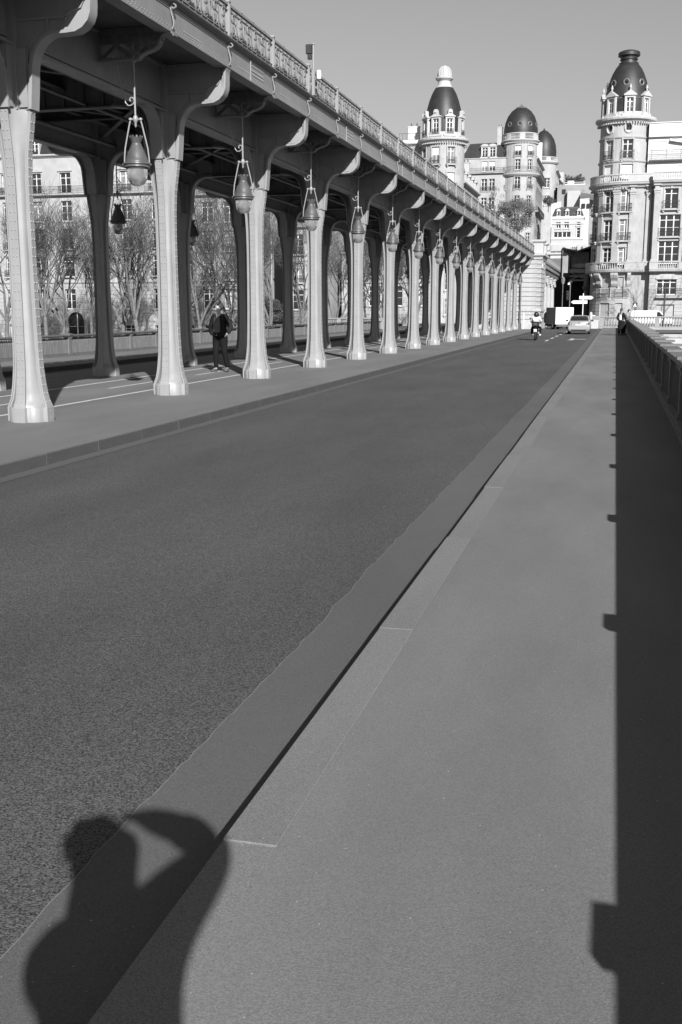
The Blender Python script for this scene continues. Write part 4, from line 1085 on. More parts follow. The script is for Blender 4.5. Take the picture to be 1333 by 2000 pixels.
chimney(s2, px(925,330,Y=168).x-2.5, 180, 18, 20.6, 1.8, .6, 'stone3', 4); chimney(s2, px(925,330,Y=168).x-2.5, 188, 18, 20.4, 1.8, .6, 'stone3', 4)

# ---------------------------------------------------------------- domed building further up (T3) and its neighbour (T4)
tb = thing('domed_building', 'tall pale building on the hill with a smooth dark dome and round dormers', 'building')
QX, QY, QR = px(1016,290,Y=232).x, 233.0, 3.5
Pq = cylP((QX,QY,0), QR, math.radians(175)); uq = QR*math.radians(195); aq = lambda deg: QR*math.radians(deg-175)
wq = []
for g in (214, 268, 312):
    wq += [W_(aq(g),33.0,1.25,2.0,kind='blindtop',bal=True), W_(aq(g),30.2,1.1,2.1), W_(aq(g),26.4,1.15,2.4,bal=True), W_(aq(g),22.7,1.15,2.4,bal=True), W_(aq(g),19.0,1.15,2.3), W_(aq(g),15.3,1.15,2.3)]
facade(tb, Pq, 0, uq, 5, 35.8, wq, 'stone', seg=.7)
band(tb, Pq, 0, uq, 35.7, [(-.05,0),(.2,.05),(.4,.25),(.55,.4),(.5,.55),(-.1,.6)], 'stone2', 'cornice', dent=True)
rail_run(tb, Pq, 0, uq, 36.2, 1.4, 'stone2', .1)
iron_run(tb, Pq, 0, uq, 29.9, .6, m='stone'); band(tb, Pq, 0, uq, 29.0, [(-.05,0),(.3,0),(.62,.35),(.62,.68),(-.05,.7)], 'stone', 'balcony_slab')
b = MB(); b.lathe([(3.45,37.0),(3.52,37.8),(3.46,38.8),(3.22,40.0),(2.75,41.2),(2.05,42.15),(1.4,42.65),(1.05,42.8)], (QX,QY,0), 40); b.build('dome', M['slate'], tb, 30)
b = MB(); b.lathe([(1.1,42.65),(1.15,42.9),(.7,43.1),(.35,43.25),(.1,43.6),(0,43.9)], (QX,QY,0), 20); b.build('dome_finial', M['zinc'], tb, 30)
for e in (232, 271, 308, 345):
    a = math.radians(e); r_ = 3.34; z_ = 39.3
    b = MB(); b.tube([(.42*math.cos(q),0,.42*math.sin(q)) for q in [k*PI/6 for k in range(13)]], .14, 6, cap=False)
    b.build('dome_oculus', M['zinc'], tb, 50, loc=(QX+r_*math.cos(a),QY+r_*math.sin(a),z_), rz=a+PI/2)
    b = MB(); b.obox((0,.12,0),(.32,0,0),(0,.14,0),(0,0,.32)); b.build('oculus_pane', M['glass'], tb, loc=(QX+r_*math.cos(a),QY+r_*math.sin(a),z_), rz=a+PI/2)
# front wing
wx0 = px(903,300,Y=231).x; Pwf = flatP((wx0,230.6,0),0); wl_ = QX-2.6-wx0
xw = [px(948,300,Y=231).x-wx0, px(963,300,Y=231).x-wx0]
wv = []
for u in xw+[.9]:
    wv += [W_(u,30.2,1.2,2.0,kind='blindtop'), W_(u,26.2,1.2,2.5,bal=True), W_(u,22.5,1.2,2.4), W_(u,18.8,1.2,2.4), W_(u,15.0,1.2,2.4)]
facade(tb, Pwf, 0, wl_, 5, 32.9, wv, 'stone')
band(tb, Pwf, 0, wl_, 32.7, SMALL, 'stone2'); iron_run(tb, Pwf, 0, wl_, 29.9, .6, m='stone')
roofbox(tb, wx0, QX-1, 230.6, 242, 32.95, 36.0, 1.5)
for u in xw: dormer(tb, Pwf, u, 33.1, 1.15, 1.9, kind='flat', dep=1.4)
chimney(tb, QX-4.3, 233, 34, 39.2, .9, 2.2, 'stone', 2); chimney(tb, wx0+1.2, 232.5, 32.9, 35.0, 2.2, .8, 'stone', 5)
# flank along the street
Pfk = flatP((QX+3.2,235.5,0), PI/2); ws = []
for k in range(6):
    for z_ in (15.3,19.0,22.7,26.4,30.2): ws.append(W_(1.7+k*3.4,z_,1.1,2.2,bal=(z_ > 22)))
facade(tb, Pfk, 0, 21, 5, 33.2, ws, 'stone3')
iron_run(tb, Pfk, 0, 21, 29.9, .9, m='stone'); iron_run(tb, Pfk, 0, 21, 22.5, .7, m='stone'); band(tb, Pfk, 0, 21, 33.0, CORN, 'stone')
roofbox(tb, QX-6, QX+3.2, 236, 256.5, 33.5, 36.3, 1.3)
t4 = thing('domed_building', 'second domed building half hidden behind the first, dark curved roof and white chimney', 'building')
RX, RY = px(1062,280,Y=264).x, 265.0
P4 = cylP((RX,RY,0), 3.1, math.radians(175))
facade(t4, P4, 0, 3.1*math.radians(200), 10, 35.6, [W_(3.1*math.radians(120),30,1.2,2.2),W_(3.1*math.radians(85),30,1.2,2.2),W_(3.1*math.radians(120),26,1.2,2.2)], 'stone', seg=.7)
band(t4, P4, 0, 3.1*math.radians(200), 35.4, [(-.05,0),(.3,.1),(.6,.4),(.6,.6),(-.1,.7)], 'stone2')
rail_run(t4, P4, 0, 3.1*math.radians(200), 36.0, 1.0, 'stone2', .3)
b = MB(); b.lathe([(3.0,36.5),(3.02,38.3),(2.85,39.8),(2.4,41.2),(1.7,42.3),(1.1,42.8),(.95,43.0),(.3,43.3),(0,43.9)], (RX,RY,0), 36); b.build('dome', M['slate'], t4, 30)
b = MB(); b.box(RX-2.6,RX+.2,257.2,258.4,33,39.5); b.build('chimney', M['white'], t4)
P4f = flatP((RX+3.0,266,0), PI/2); ws = []
for k in range(8):
    for z_ in (20,23.6,27.2,30.8): ws.append(W_(2+k*3.6,z_,1.1,2.2,bal=(z_ > 25)))
facade(t4, P4f, 0, 30, 12, 34.4, ws, 'stone'); iron_run(t4, P4f, 0, 30, 30.6, .9); band(t4, P4f, 0, 30, 34.2, CORN, 'stone')
roofbox(t4, RX-6, RX+3, 266, 296, 34.7, 37.2, 1.3)

# ---------------------------------------------------------------- buildings in the gap up the hill
def spanX(xa, xb, Y): return px(xa, 400, Y=Y).x, px(xb, 400, Y=Y).x
xa, xb = spanX(1079,1142,225)
zc = lambda y, Y: px(1110, y, Y=Y).z
gw = thing('mansard_house', 'white house with short grey mansard and two arched windows above the station roof', 'house')
Pg = flatP((xa,225,0),0); wd = xb-xa; z_r = zc(424,225); z_b = zc(481,225)
uu = lambda x: px(x,430,Y=225).x-xa
facade(gw, Pg, 0, wd, 8, z_r, [W_(uu(1091.5),zc(446,225),.9,1.25,kind='small',curt=False),W_(uu(1107.5),zc(446,225),.9,1.25,kind='small',curt=False),W_(uu(1131),zc(465,225),.7,2.0,kind='french',curt=False),W_(uu(1131),zc(441,225),.7,.7,kind='small',curt=False),
      W_(uu(1091),zc(464,225),1.6,1.15,kind='shop',surr=False,curt=False),W_(uu(1108),zc(464,225),1.6,1.15,kind='shop',surr=False,curt=False)], 'stone2')
for zz,h_ in ((z_r-.35,.5),(zc(438,225),.2),(zc(468,225),.35)):
    band(gw, Pg, 0, wd, zz, [(-.05,0),(.12,0),(.2,h_*.6),(.2,h_),(-.05,h_)], 'white')
roofbox(gw, xa, xb, 225, 234, z_r+.15, zc(407,225), .6, 'slate')
for x_ in (1091,1108,1131): dormer(gw, Pg, uu(x_), z_r+.3, .5, .8, 'white', 'arch', .5)
b = MB(); b.tube([(.25*math.cos(q),0,.25*math.sin(q)) for q in [k*PI/6 for k in range(13)]], .09, 6, cap=False); b.build('round_dormer', M['zinc'], gw, 50, loc=(xa+uu(1119),224.95,zc(419,225)))
xa, xb = spanX(1088,1160,262)
zc2 = lambda y: px(1120, y, Y=262).z
g2_ = thing('apartment_block', 'plain beige gable-ended block above the mansard house on the hill', 'building')
b = MB(); b.box(xa,xb,262,275,10,zc2(361)); b.build('wall', M['stone3'], g2_)
b = MB(); x1_, x2_ = spanX(1108,1133,261); b.box(x1_,x2_,260.5,261.99,10,zc2(374)); b.build('gable_wing', M['stone2'], g2_)
b = MB(); x1_, x2_ = spanX(1134,1152,259); b.box(x1_,x2_,256,260.4,10,zc2(393)); b.build('low_wing', M['white'], g2_)
b = MB(); b.add([(x1_,255.9,zc2(393)),(x2_+2,255.9,zc2(397)),(x2_+2,260.4,zc2(384)),(x1_,260.4,zc2(378))], [(0,1,2,3)]); b.build('roof', M['zinc'], g2_)
b = MB(); x1_, x2_ = spanX(1102,1107,260.2); b.prism([(x1_,zc2(400)),(x2_,zc2(400)),(x2_,zc2(381)),((x1_+x2_)/2,zc2(378)),(x1_,zc2(384))], lambda p: (p[0],261.9,p[1]), lambda p: (p[0],261.7,p[1])); b.build('tall_window', M['glass'], g2_)
for x_,yy in ((1102,374),(1140,402),(1150,402)): 
    q = px(x_,yy,Y=255.8 if x_ > 1120 else 261.9); b = MB(); b.box(q.x-.4,q.x+.4,q.y-.1,q.y,q.z-.5,q.z+.5); b.build('small_window', M['glass'], g2_)
# greenery and pale rooftop on the skyline
xa, xb = spanX(1096,1142,300)
g3 = thing('rooftop_house', 'white rooftop terrace house on the hill skyline below dark conifers', 'house')
b = MB(); b.box(xa,xb,300,310,10,px(1120,359,Y=300).z); b.box(xa+1.5,xb-3,301,308,10,px(1120,352,Y=300).z); b.build('wall', M['white'], g3)
b = MB(); b.box(xa+.5,xb,299.6,300,px(1120,357,Y=300).z,px(1120,356,Y=300).z); b.build('terrace_rail', M['white'], g3)
g4 = thing('white_tower_block', 'narrow bright white tower block with zigzag stair beside the flank facades', 'building')
xa, xb = spanX(1078,1088,280); zt = px(1084,332,Y=280).z
b = MB(); b.box(xa,xb,280,290,10,zt); b.build('wall', M['white'], g4)
xc_, xd_ = spanX(1088,1099,281); b = MB(); b.box(xc_,xd_,281,290,10,px(1084,337,Y=281).z); b.build('rear_wing', M['stone2'], g4)
b = MB()
for k in range(5):
    za = px(1090,352+k*13,Y=280).z; b.obox(((xc_+xd_)/2,280.6,za),((xd_-xc_)/2,0,.7 if k % 2 else -.7),(0,.3,0),(0,0,.12))
b.build('outside_stair', M['zinc'], g4)
xa, xb = spanX(1079,1097,240); b = MB(); b.box(xa,xb,238,244,8,px(1090,396,Y=240).z); b.build('terrace_block', M['white'], g4)
b = MB(); b.box(xa+.1,xb-.8,237.8,238.0,px(1090,395,Y=238).z,px(1090,389,Y=238).z); b.build('terrace_window', M['glass'], g4)
# terrace between station and mansard house (balcony with planters)
xa, xb = spanX(1050,1152,190)
tr = thing('hillside_terrace', 'hillside terrace wall with railings and pale panels just above the station roof', 'terrace')
b = MB(); b.box(px(1064,490,Y=190).x,px(1100,490,Y=190).x,190,194,px(1080,497,Y=190).z,px(1080,491,Y=190).z); b.build('terrace_wall', M['stone2'], tr)
b = MB(); b.box(px(1100,490,Y=191).x,xb+3,191,196,0,px(1080,482,Y=191).z); b.build('retaining_wall', M['stone3'], tr)
b = MB()
za, zb2 = px(1080,491,Y=190).z, px(1080,476,Y=190).z
for k in range(30):
    x_ = xa+(xb-xa)*k/29; b.box(x_-.025,x_+.025,189.9,189.95,za,zb2)
b.box(xa,xb,189.88,189.96,zb2-.06,zb2); b.build('railing', M['frame'], tr)
for x_,w_ in ((1084,.9),(1095,.7),(1110,.9),(1131,.5),(1143,.7)):
    q = px(x_,487,Y=189.6); b = MB(); b.box(q.x-w_/2,q.x+w_/2,189.5,189.85,za+.1,zb2-.15); b.build('panel', M['stone2'], tr)

# ---------------------------------------------------------------- left-hand facades seen through the columns
def grand(label, xpa, xpb, Y, ztop, rows, m, nb_, z0=-2.8, roof=3.2, door=None, joint=.5, curv=False, top='slate'):
    t = thing('apartment_building', label, 'building')
    xa = px(xpa,500,Y=Y).x; xb = px(xpb,500,Y=Y).x; P_ = flatP((xa,Y,0),0); Ln = xb-xa; ws = []
    for j,z_ in enumerate(rows):
        for k in range(nb_):
            u = Ln*(k+.5)/nb_
            if door and j == 0 and abs(u-(px(door,640,Y=Y).x-xa)) < Ln/nb_/2: 
                continue
            ws.append(W_(u, z_, 1.6, 2.65 if j else 1.9, bal=(j in (2,3,5)), sill=2 if j in (2,3,5) else 1, head=['none','none','corn','key','none','seg'][j % 6]))
    lo = [w for w in ws if w['z'] < rows[1]+1]; hi = [w for w in ws if w['z'] >= rows[1]+1]; zm = rows[2]-.7
    if door:
        u = px(door,640,Y=Y).x-xa; lo.append(dict(u=u,z=z0+.2,w=2.9,h=4.2,kind='small',surr=False,curt=False))
    facade(t, P_, 0, Ln, z0, zm, lo, m, joint=joint)
    facade(t, P_, 0, Ln, zm, ztop, hi, m)
    if door:
        b = MB(); pts = [(1.75*math.cos(a),1.75*math.sin(a)) for a in [k*PI/12 for k in range(13)]]; inn = [(1.2*math.cos(a),1.2*math.sin(a)) for a in [PI-k*PI/12 for k in range(13)]]
        zb3 = z0+3.0
        for k in range(12):
            a0, a1 = k*PI/12, (k+1)*PI/12
            q = [(1.75*math.cos(a0),1.75*math.sin(a0)),(1.75*math.cos(a1),1.75*math.sin(a1)),(1.2*math.cos(a1),1.2*math.sin(a1)),(1.2*math.cos(a0),1.2*math.sin(a0))]
            b.prism(q, lambda p: (p[0],.1,zb3+p[1]), lambda p: (p[0],-.2,zb3+p[1]))
            q = [(1.2*math.cos(a0),1.2*math.sin(a0)),(1.2*math.cos(a1),1.2*math.sin(a1)),(1.8*math.cos(a1)*1.2,1.5),(1.8*math.cos(a0)*1.2,1.5)]
            b.prism(q, lambda p: (p[0],.12,zb3+p[1]), lambda p: (p[0],-.02,zb3+p[1]))
        b.box(-1.75,-1.2,-.2,.1,z0,zb3); b.box(1.2,1.75,-.2,.1,z0,zb3)
        o = b.build('door_arch', M[m], t, loc=P_(u,0,0)); fixn(o.data)
        b = MB(); b.box(-1.4,1.4,.3,.4,z0,z0+4.4); b.box(-.04,.04,.24,.3,z0,z0+4.2); b.build('carriage_door', M['dark'], t, loc=P_(u,0,0))
    band(t, P_, 0, Ln, zm-.2, SMALL, m, 'string_course'); band(t, P_, 0, Ln, ztop-.3, CORN, 'stone2', dent=False)
    iron_run(t, P_, 0, Ln, rows[-1]-.1, .6, m=m) if len(rows) > 4 else None
    for k in range(nb_): dormer(t, P_, Ln*(k+.5)/nb_, ztop+.2, 1.1, 1.7, kind='arch' if k % 2 else 'ped', dep=1.5)
    roofbox(t, xa, xb, Y, Y+13, ztop+.2, ztop+.2+roof, 1.6, top)
    facade(t, flatP((xb,Y,0),PI/2), 0, 13, z0, ztop, [], m, name='side_wall')
    for k in range(2): chimney(t, xa+Ln*(.25+.5*k), Y+5, ztop+2, ztop+roof+2.2, 2.0, .7, m)
    return t
grand('broad stone apartment building at far left with an arched carriage door', -60, 340, 132, 21.8, (-2.2,1.8,6.1,9.7,13.3,16.9,), 'stone', 7, door=151, roof=3.4)
grand('grey stone building behind the forked plane tree and the walking man', 345, 470, 135, 20.5, (-2.2,1.8,5.6,9.3,13.0,16.7), 'stone3', 3)
grand('narrow pale building with stacked balconies seen between third and fourth columns', 488, 531, 150, 16.5, (-2.2,1.6,5.2,8.8,12.4), 'stone2', 1, roof=1.8)
# low house between
t = thing('small_house', 'small house with steep tiled roof beside the narrow pale building', 'house')
q0, q1 = px(532,520,Y=158), px(562,520,Y=158)
facade(t, flatP((q0.x,158,0),0), 0, q1.x-q0.x, -2.8, q0.z, [W_(1.6,q0.z-2.6,.9,1.4,kind='small')], 'stone')
b = MB(); z_ = q0.z; b.prism([(158,z_),(165,z_),(161.5,z_+5)], lambda p: (q0.x-.2,p[0],p[1]), lambda p: (q1.x+.2,p[0],p[1])); b.build('roof', M['zinc'], t)
dormer(t, flatP((q0.x,158.4,0),0), 1.7, z_+.5, .8, 1.2, kind='arch', dep=1.4)
q0, q1 = px(531,520,Y=185), px(575,520,Y=185)
t = thing('blank_party_wall', 'tall blank white side wall lit by the sun behind the small house', 'building')
b = MB(); b.box(q0.x,q1.x,185,200,0,px(540,400,Y=185).z); b.build('wall', M['white'], t); b = MB(); b.box(q0.x-.1,q1.x+.1,184.9,200.1,px(540,400,Y=185).z,px(540,397,Y=185).z); b.build('coping', M['zinc'], t)
grand('stone building with tall french windows between fourth and fifth columns', 563, 640, 140, 17.0, (-2.2,1.7,5.3,9.0,12.8), 'stone', 2)
grand('rusticated stone building right of the fifth column behind bare branches', 668, 842, 143, 9.3, (-2.0,2.2,6.1), 'stone', 4, roof=1.2, joint=.55)

# ---------------------------------------------------------------- masonry pier at the end of the iron viaduct
mp2 = thing('masonry_pier', 'pale coursed stone pier ending the iron viaduct, beside the motorcycle', 'pier', (0,0,0))
x0_, x1_ = -13.9, -6.55
nC = 15; hC = 6.05/nC
for k in range(nC):
    ins = 0.0
    b = MB(); b.box(x0_+.08,x1_-.08,VY1+.3+.08,VY1+5.92,0,.055); b.bbox(x0_,x1_,VY1+.3,VY1+6.0,.055,hC,.03)
    o = b.build('stone_course', M['pier'], mp2, loc=(rnd.uniform(-.01,.01),rnd.uniform(-.015,.015),k*hC))
b = MB(); b.box(x0_-.12,x1_+.12,VY1+.2,VY1+6.1,0,.5); b.build('pier_base', M['pier'], mp2)
b = MB(); b.box(x0_-.1,x1_+.1,VY1+.2,VY1+6.1,1.55,1.75); b.build('string_course', M['pier'], mp2)
b = MB(); pfc = [(0,0),(.08,.05),(.12,.2),(.3,.35),(.32,.55)]
for i in range(len(pfc)-1): b.box(x0_-pfc[i][0],x1_+pfc[i][0],VY1+.3-pfc[i][0],VY1+6+pfc[i][0],6.05+pfc[i][1],6.05+pfc[i+1][1])
b.build('pier_cornice', M['pier'], mp2)
for yy in (VY1+.35,VY1+4.6):
    b = MB(); b.box(x1_-.75,x1_+.1,yy,yy+1.2,6.6,7.55); b.box(x1_-.85,x1_+.22,yy-.1,yy+1.3,7.55,7.62); b.box(x1_-.9,x1_+.28,yy-.16,yy+1.36,7.62,7.78); b.build('pier_turret', M['stone2'], mp2)
b = MB(); b.box(x0_,x1_-.8,VY1+.3,VY1+6,6.6,6.8); b.build('deck_slab', M['pier'], mp2)
b = MB(); b.prism([(-.1,0),(.12,0),(.12,.25),(.02,.5),(.1,.75),(-.1,.8)], lambda p: (x1_+p[0]-.02,VY1+1.0,5.35+p[1]), lambda p: (x1_+p[0]-.02,VY1+1.9,5.35+p[1])); b.build('carved_console', M['stone2'], mp2)
# second stretch: masonry deck on fluted stone columns
cv = thing('stone_colonnade', 'second viaduct stretch on stone columns leading from the pier to the station', 'viaduct')
ya, yb = VY1+6.1, 146.0
b = MB(); b.box(FXB+.2,FX-.1,ya,yb,6.0,6.45); b.box(FXB+.1,FX+.02,ya,yb,6.45,6.6); b.build('deck', M['paint'], cv)
b = MB()
b.box(FXB+1,FX-1.0,ya,yb,5.5,6.0)
k = 0; y = ya
while y < yb: b.box(FXB+.4,FX-.2,y,y+.2,5.55,6.0); y += 1.7
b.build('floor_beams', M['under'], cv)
y = ya; b = MB(); b.box(-.03,.03,0,1.62,.56,.62); b.box(-.02,.02,0,1.62,.03,.07)
for q in range(9): b.box(-.012,.012,.09+q*.18,.12+q*.18,.07,.56)
b.box(-.045,.045,1.62,1.7,0,.68); rp2 = b.mesh('railing_panel', M['fascia'])
while y < yb-1.7: inst('railing_panel', rp2, cv, (FX+.0,y,6.6)); y += 1.7
b = MB(); fl = []
b.lathe([(.46,0),(.46,.3),(.40,.34),(.42,.42),(.36,.5),(.35,2.4),(.31,4.35),(.36,4.4),(.32,4.45),(.36,4.62),(.44,4.8)], n=16); b.box(-.5,.5,-.5,.5,4.8,4.92)
for s in (-1,1):
    for s2 in (-1,1): b.lathe([(0,-.12),(.12,-.1),(.12,.1),(0,.12)], c=(s*.38,s2*.38,4.68), n=6)
b.box(-.46,.46,-.46,.46,4.92,5.3); b.box(-.54,.54,-.54,.54,5.3,5.5)
for s in (-1,0,1): b.box(-.5,-.461,s*.25-.08,s*.25+.08,4.98,5.22); b.box(s*.25-.08,s*.25+.08,-.5,-.461,4.98,5.22)
cm = b.mesh('column', M['stone'], 45)
for y in (106.5,113.5,120.5,127.5,134.5):
    for x in (-7.75,-9.5,-11.6,-13.3): inst('column', cm, cv, (x,y,-.15))
# ---------------------------------------------------------------- aerial metro station
st = thing('metro_station', 'dark timber and iron elevated station with butterfly roof behind the road signs', 'station', (0,0,0))
SY = 147.0
sx = lambda x: px(x,520,Y=SY).x
sz = lambda y: px(1120,y,Y=SY).z
XL, XM, XR = sx(1098), sx(1116), sx(1150)
b = MB(); pr = [(XL,sz(484)),(XM+.8,sz(490)),(XR+.3,sz(481)),(XR+.3,sz(484)),(XM+.8,sz(493)),(XL,sz(487))]
b.prism(pr, lambda p: (p[0],SY+30,p[1]), lambda p: (p[0],SY-1.2,p[1])); o = b.build('roof', M['wood'], st); fixn(o.data)
b = MB(); b.box(XM,XR,SY,SY+30,sz(526),sz(492)); b.build('hall', M['wood'], st)
for k,(a_,c_) in enumerate(((1124,1128),(1129,1133),(1134,1138))):
    b = MB(); b.box(sx(a_),sx(c_),SY-.06,SY,sz(513),sz(500)); b.build('window', M['woodlt'], st)
b = MB(); b.box(sx(1122),sx(1148),SY-.08,SY-.001,sz(524),sz(514)); b.build('panel', M['paintdk'], st)
b = MB(); cxp, czp = sx(1134), sz(519); b.prism([(cxp-1.2,czp),(cxp,czp-.3),(cxp+1.2,czp),(cxp,czp+.3)], lambda p: (p[0],SY-.081,p[1]), lambda p: (p[0],SY-.14,p[1])); b.build('lozenge', M['paint'], st)
b = MB(); b.box(XM-.2,XR+.1,SY-.3,SY+30,sz(533),sz(526)); b.box(XM-.2,XR+.1,SY-.1,SY,sz(541),sz(538)); b.box(XM-.2,XR+.1,SY-.1,SY,sz(549),sz(546))
for (xa_,ya_,xb_,yb_) in ((1115,533,1132,540),(1132,540,1115,547),(1132,540,1149,533),(1132,540,1149,547)):
    p0 = Vector((sx(xa_),SY-.05,sz(ya_))); p1 = Vector((sx(xb_),SY-.05,sz(yb_))); b.tube([p0,p1], .09, 4)
b.box(sx(1131),sx(1133),SY-.1,SY,sz(540),sz(533)); b.build('truss', M['paint'], st)
b = MB(); b.box(XL+.2,XM-.21,SY-.3,SY+30,sz(540),sz(533)); b.build('platform_deck', M['under'], st)
b = MB()
for x_ in (1097,1112): b.box(sx(x_)-.1,sx(x_)+.1,SY-.2,SY,sz(540),sz(486))
for s in ((1112,500,1106,488),(1112,500,1118,491),(1112,510,1120,492)): b.tube([(sx(s[0]),SY-.1,sz(s[1])),(sx(s[2]),SY-.1,sz(s[3]))], .07, 4)
b.build('posts', M['wood'], st)
b = MB(); b.lathe([(.42,-.1),(.42,.3),(.3,.4),(.28,4.2),(.4,4.3),(.5,4.5),(.5,4.8),(.35,4.85),(.3,7.2)], c=(sx(1147.5),SY-.6,0), n=12); b.build('iron_column', M['paintdk'], st, 40)
b = MB(); b.box(XL-6,XR+.3,SY+22,SY+23,-.2,sz(533)); b.box(XL,XM-.01,SY+18,SY+18.3,sz(533),sz(487)); b.build('back_wall', M['dark'], st)
b = MB(); b.box(XR+.31,XR+.8,SY+2,SY+30,-.2,sz(484)); b.build('side_wall', M['stone3'], st)
b = MB(); b.add([(XL+.2,SY-.2,sz(493)),(XL+2.4,SY-.2,sz(503)),(XL+2.4,SY+3,sz(503)),(XL+.2,SY+3,sz(493))], [(0,1,2,3)]); b.build('stair_canopy', M['white'], st)

# ================================================================== TREES
def bare_tree(seed, H=19.0, fork=3.2, nl=5, spread=.42, r0=.27, dens=1.0):
    r = random.Random(seed); tr = MB(); cr = MB()
    def rv(): return Vector((r.uniform(-1,1), r.uniform(-1,1), r.uniform(-1,1)))
    def branch(p, d, ln, rad, dep):
        n = 4 if dep < 3 else 3; pts = [p]; rr = [rad]; q = p
        for i in range(n):
            d = (d+rv()*(.16 if dep < 2 else .24)+Vector((0,0,.10 if dep < 4 else .05))).normalized(); q = q+d*ln/n; pts.append(q); rr.append(rad*(1-.5*(i+1)/n))
        (tr if dep < 2 else cr).tube(pts, [max(.012, x) for x in rr], 6 if dep < 2 else (4 if dep < 3 else 3), cap=False)
        if dep >= 5 or ln < .35: return
        nc = int(round({0:4,1:5,2:4,3:4,4:4}[dep]*dens))
        for k in range(nc):
            t_ = .35+.65*(k+1)/nc if dep else .5+.5*(k+1)/nc; i = min(n-1, int(t_*n)); f = t_*n-i; s = pts[i]*(1-f)+pts[i+1]*f
            side = rv(); side = (side-d*side.dot(d)).normalized()
            nd = (d*(1-.1*dep)+side*r.uniform(.35,.85)+Vector((0,0,.25))).normalized()
            branch(s, nd, ln*r.uniform(.52,.74), rad*.5*r.uniform(.75,1), dep+1)
    tp = [Vector((0,0,0)), Vector((r.uniform(-.1,.1),r.uniform(-.1,.1),fork*.5)), Vector((r.uniform(-.25,.25),r.uniform(-.2,.2),fork))]
    tr.tube([tp[0]-Vector((0,0,.3)),tp[0]+Vector((0,0,.15)),tp[1],tp[2]], [r0*1.5,r0*1.15,r0,r0*.92], 10)
    a0 = r.uniform(0,6)
    for k in range(nl):
        a = a0+k*2*PI/nl+r.uniform(-.3,.3); sp_ = spread*r.uniform(.6,1.3)*(0.25 if k == 0 else 1)
        branch(tp[2]-Vector((0,0,.2*k/nl)), Vector((math.cos(a)*sp_,math.sin(a)*sp_,1)).normalized(), (H-fork)*.46, r0*.62, 1)
    return tr.mesh('trunk', M['bark'], 60), cr.mesh('crown', M['twig'])
TV = [bare_tree(21, nl=4, fork=3.5, spread=.6, dens=.62), bare_tree(1), bare_tree(2, nl=4, fork=2.4, spread=.75), bare_tree(3, nl=6, spread=.35, fork=4.0), bare_tree(5, nl=5, spread=.55, fork=2.9)]
def tree(xp, Y, v, sc, label, rz=0, X=None, z=-2.6, lean=0.0, group='bare plane trees along the left quay'):
    x = px(xp, 640, Y=Y).x if X is None else X
    t = thing('plane_tree', label, 'tree', (x,Y,z), rz, group)
    t.rotation_euler = (0, lean, rz)
    inst('trunk', TV[v+1][0], t, scale=(sc,sc,sc)); inst('crown', TV[v+1][1], t, scale=(sc,sc,sc)); return t
tl = [(14,113,0,.92,'bare plane tree at the left photo edge, left of the nearest column',0,0),
 (91,111,2,.86,'straight dark bare tree just right of the nearest column',1.1,0),
 (124,114,1,.95,'pale-barked bare tree beside the arched carriage door',2.0,.05),
 (180,119,2,.7,'thin bare sapling right of the arched carriage door',.4,0),
 (236,117,3,.85,'leaning bare tree left of the second front column',3.9,-.18),
 (268,112,0,1.0,'thick bare tree behind the second hanging lamp, left of the second front column',4.4,0),
 (352,121,3,.9,'bare tree hidden behind the second front column',.9,0),
 (394,104.6+5,1,1.05,'low-forked pale plane tree behind the walking man',5.2,0),
 (455,118,0,.95,'bare tree behind the third front column',2.7,0),
 (540,112,3,.8,'bare tree leaning between the third and fourth front columns',3.3,.22),
 (592,120,2,.85,'bare tree behind the fourth front column',1.9,0),
 (652,116,0,.72,'bare tree with dark trunk between fourth and fifth front columns',.2,.1),
 (716,121,1,.8,'spreading bare tree in front of the rusticated building',4.0,0),
 (752,125,3,.8,'bare tree with sloping limb in front of the rusticated building',2.2,-.15),
 (812,127,2,.75,'bare tree furthest right of those seen through the columns',5.5,0)]
for xp,Y,v,sc,lab,rz,ln_ in tl: tree(xp, Y, v, sc, lab, rz, lean=ln_)
tree(0, 113, -1, .95, 'bare tree at the right edge whose branches cross the corner building', 2.4, X=12.2, z=-.15, group='bare trees before the corner building')
tree(0, 121, -1, .55, 'bare tree right of the white van in front of the corner building', 1.0, X=8.6, z=-.15, group='bare trees before the corner building')
tree(0, 108.4, -1, .6, 'bare tree whose shadow falls across the white van', 3.0, X=15.5, z=-.15, group='bare trees before the corner building')
def leafy(label, c, R, n, m, seed, squash=.85, leaf=.16, trunk=None, cat='tree', name='leafy_tree'):
    r = random.Random(seed); c = Vector(c)
    t = thing(name, label, cat, (c.x,c.y,c.z-R*squash-(trunk or 0)))
    cl = []
    for k in range(46):
        a, z = r.uniform(0,2*PI), r.uniform(-1,1); q = math.sqrt(1-z*z); f = r.uniform(.45,.92)
        cl.append((Vector((q*math.cos(a)*R*f, q*math.sin(a)*R*f, z*R*squash*f)), R*r.uniform(.16,.34)))
    b = MB(); base = Vector((0,0,R*squash+(trunk or 0)))
    for k in range(n):
        p, rr = r.choice(cl); d = Vector((r.gauss(0,1),r.gauss(0,1),r.gauss(0,1))).normalized()*rr*r.uniform(.5,1.08)
        q = base+p+d; s = leaf*r.uniform(.6,1.3); u = Vector((r.gauss(0,1),r.gauss(0,1),r.gauss(0,1))).normalized(); w = u.orthogonal().normalized()
        b.add([q-u*s,q+w*s*.5,q+u*s,q-w*s*.5], [(0,1,2,3)])
    stuff(b.build('crown', m, t))
    b = MB()
    b.tube([(0,0,-.3),(0,0,base.z*.5),(0,0,base.z)], [R*.09,R*.07,R*.03], 7)
    for k in range(14):
        p,_ = cl[k]; b.tube([(0,0,base.z*.45),base*.8+p*.5,base+p], [R*.04,R*.025,.02], 4)
    b.build('trunk', M['bark'], t)
    return t
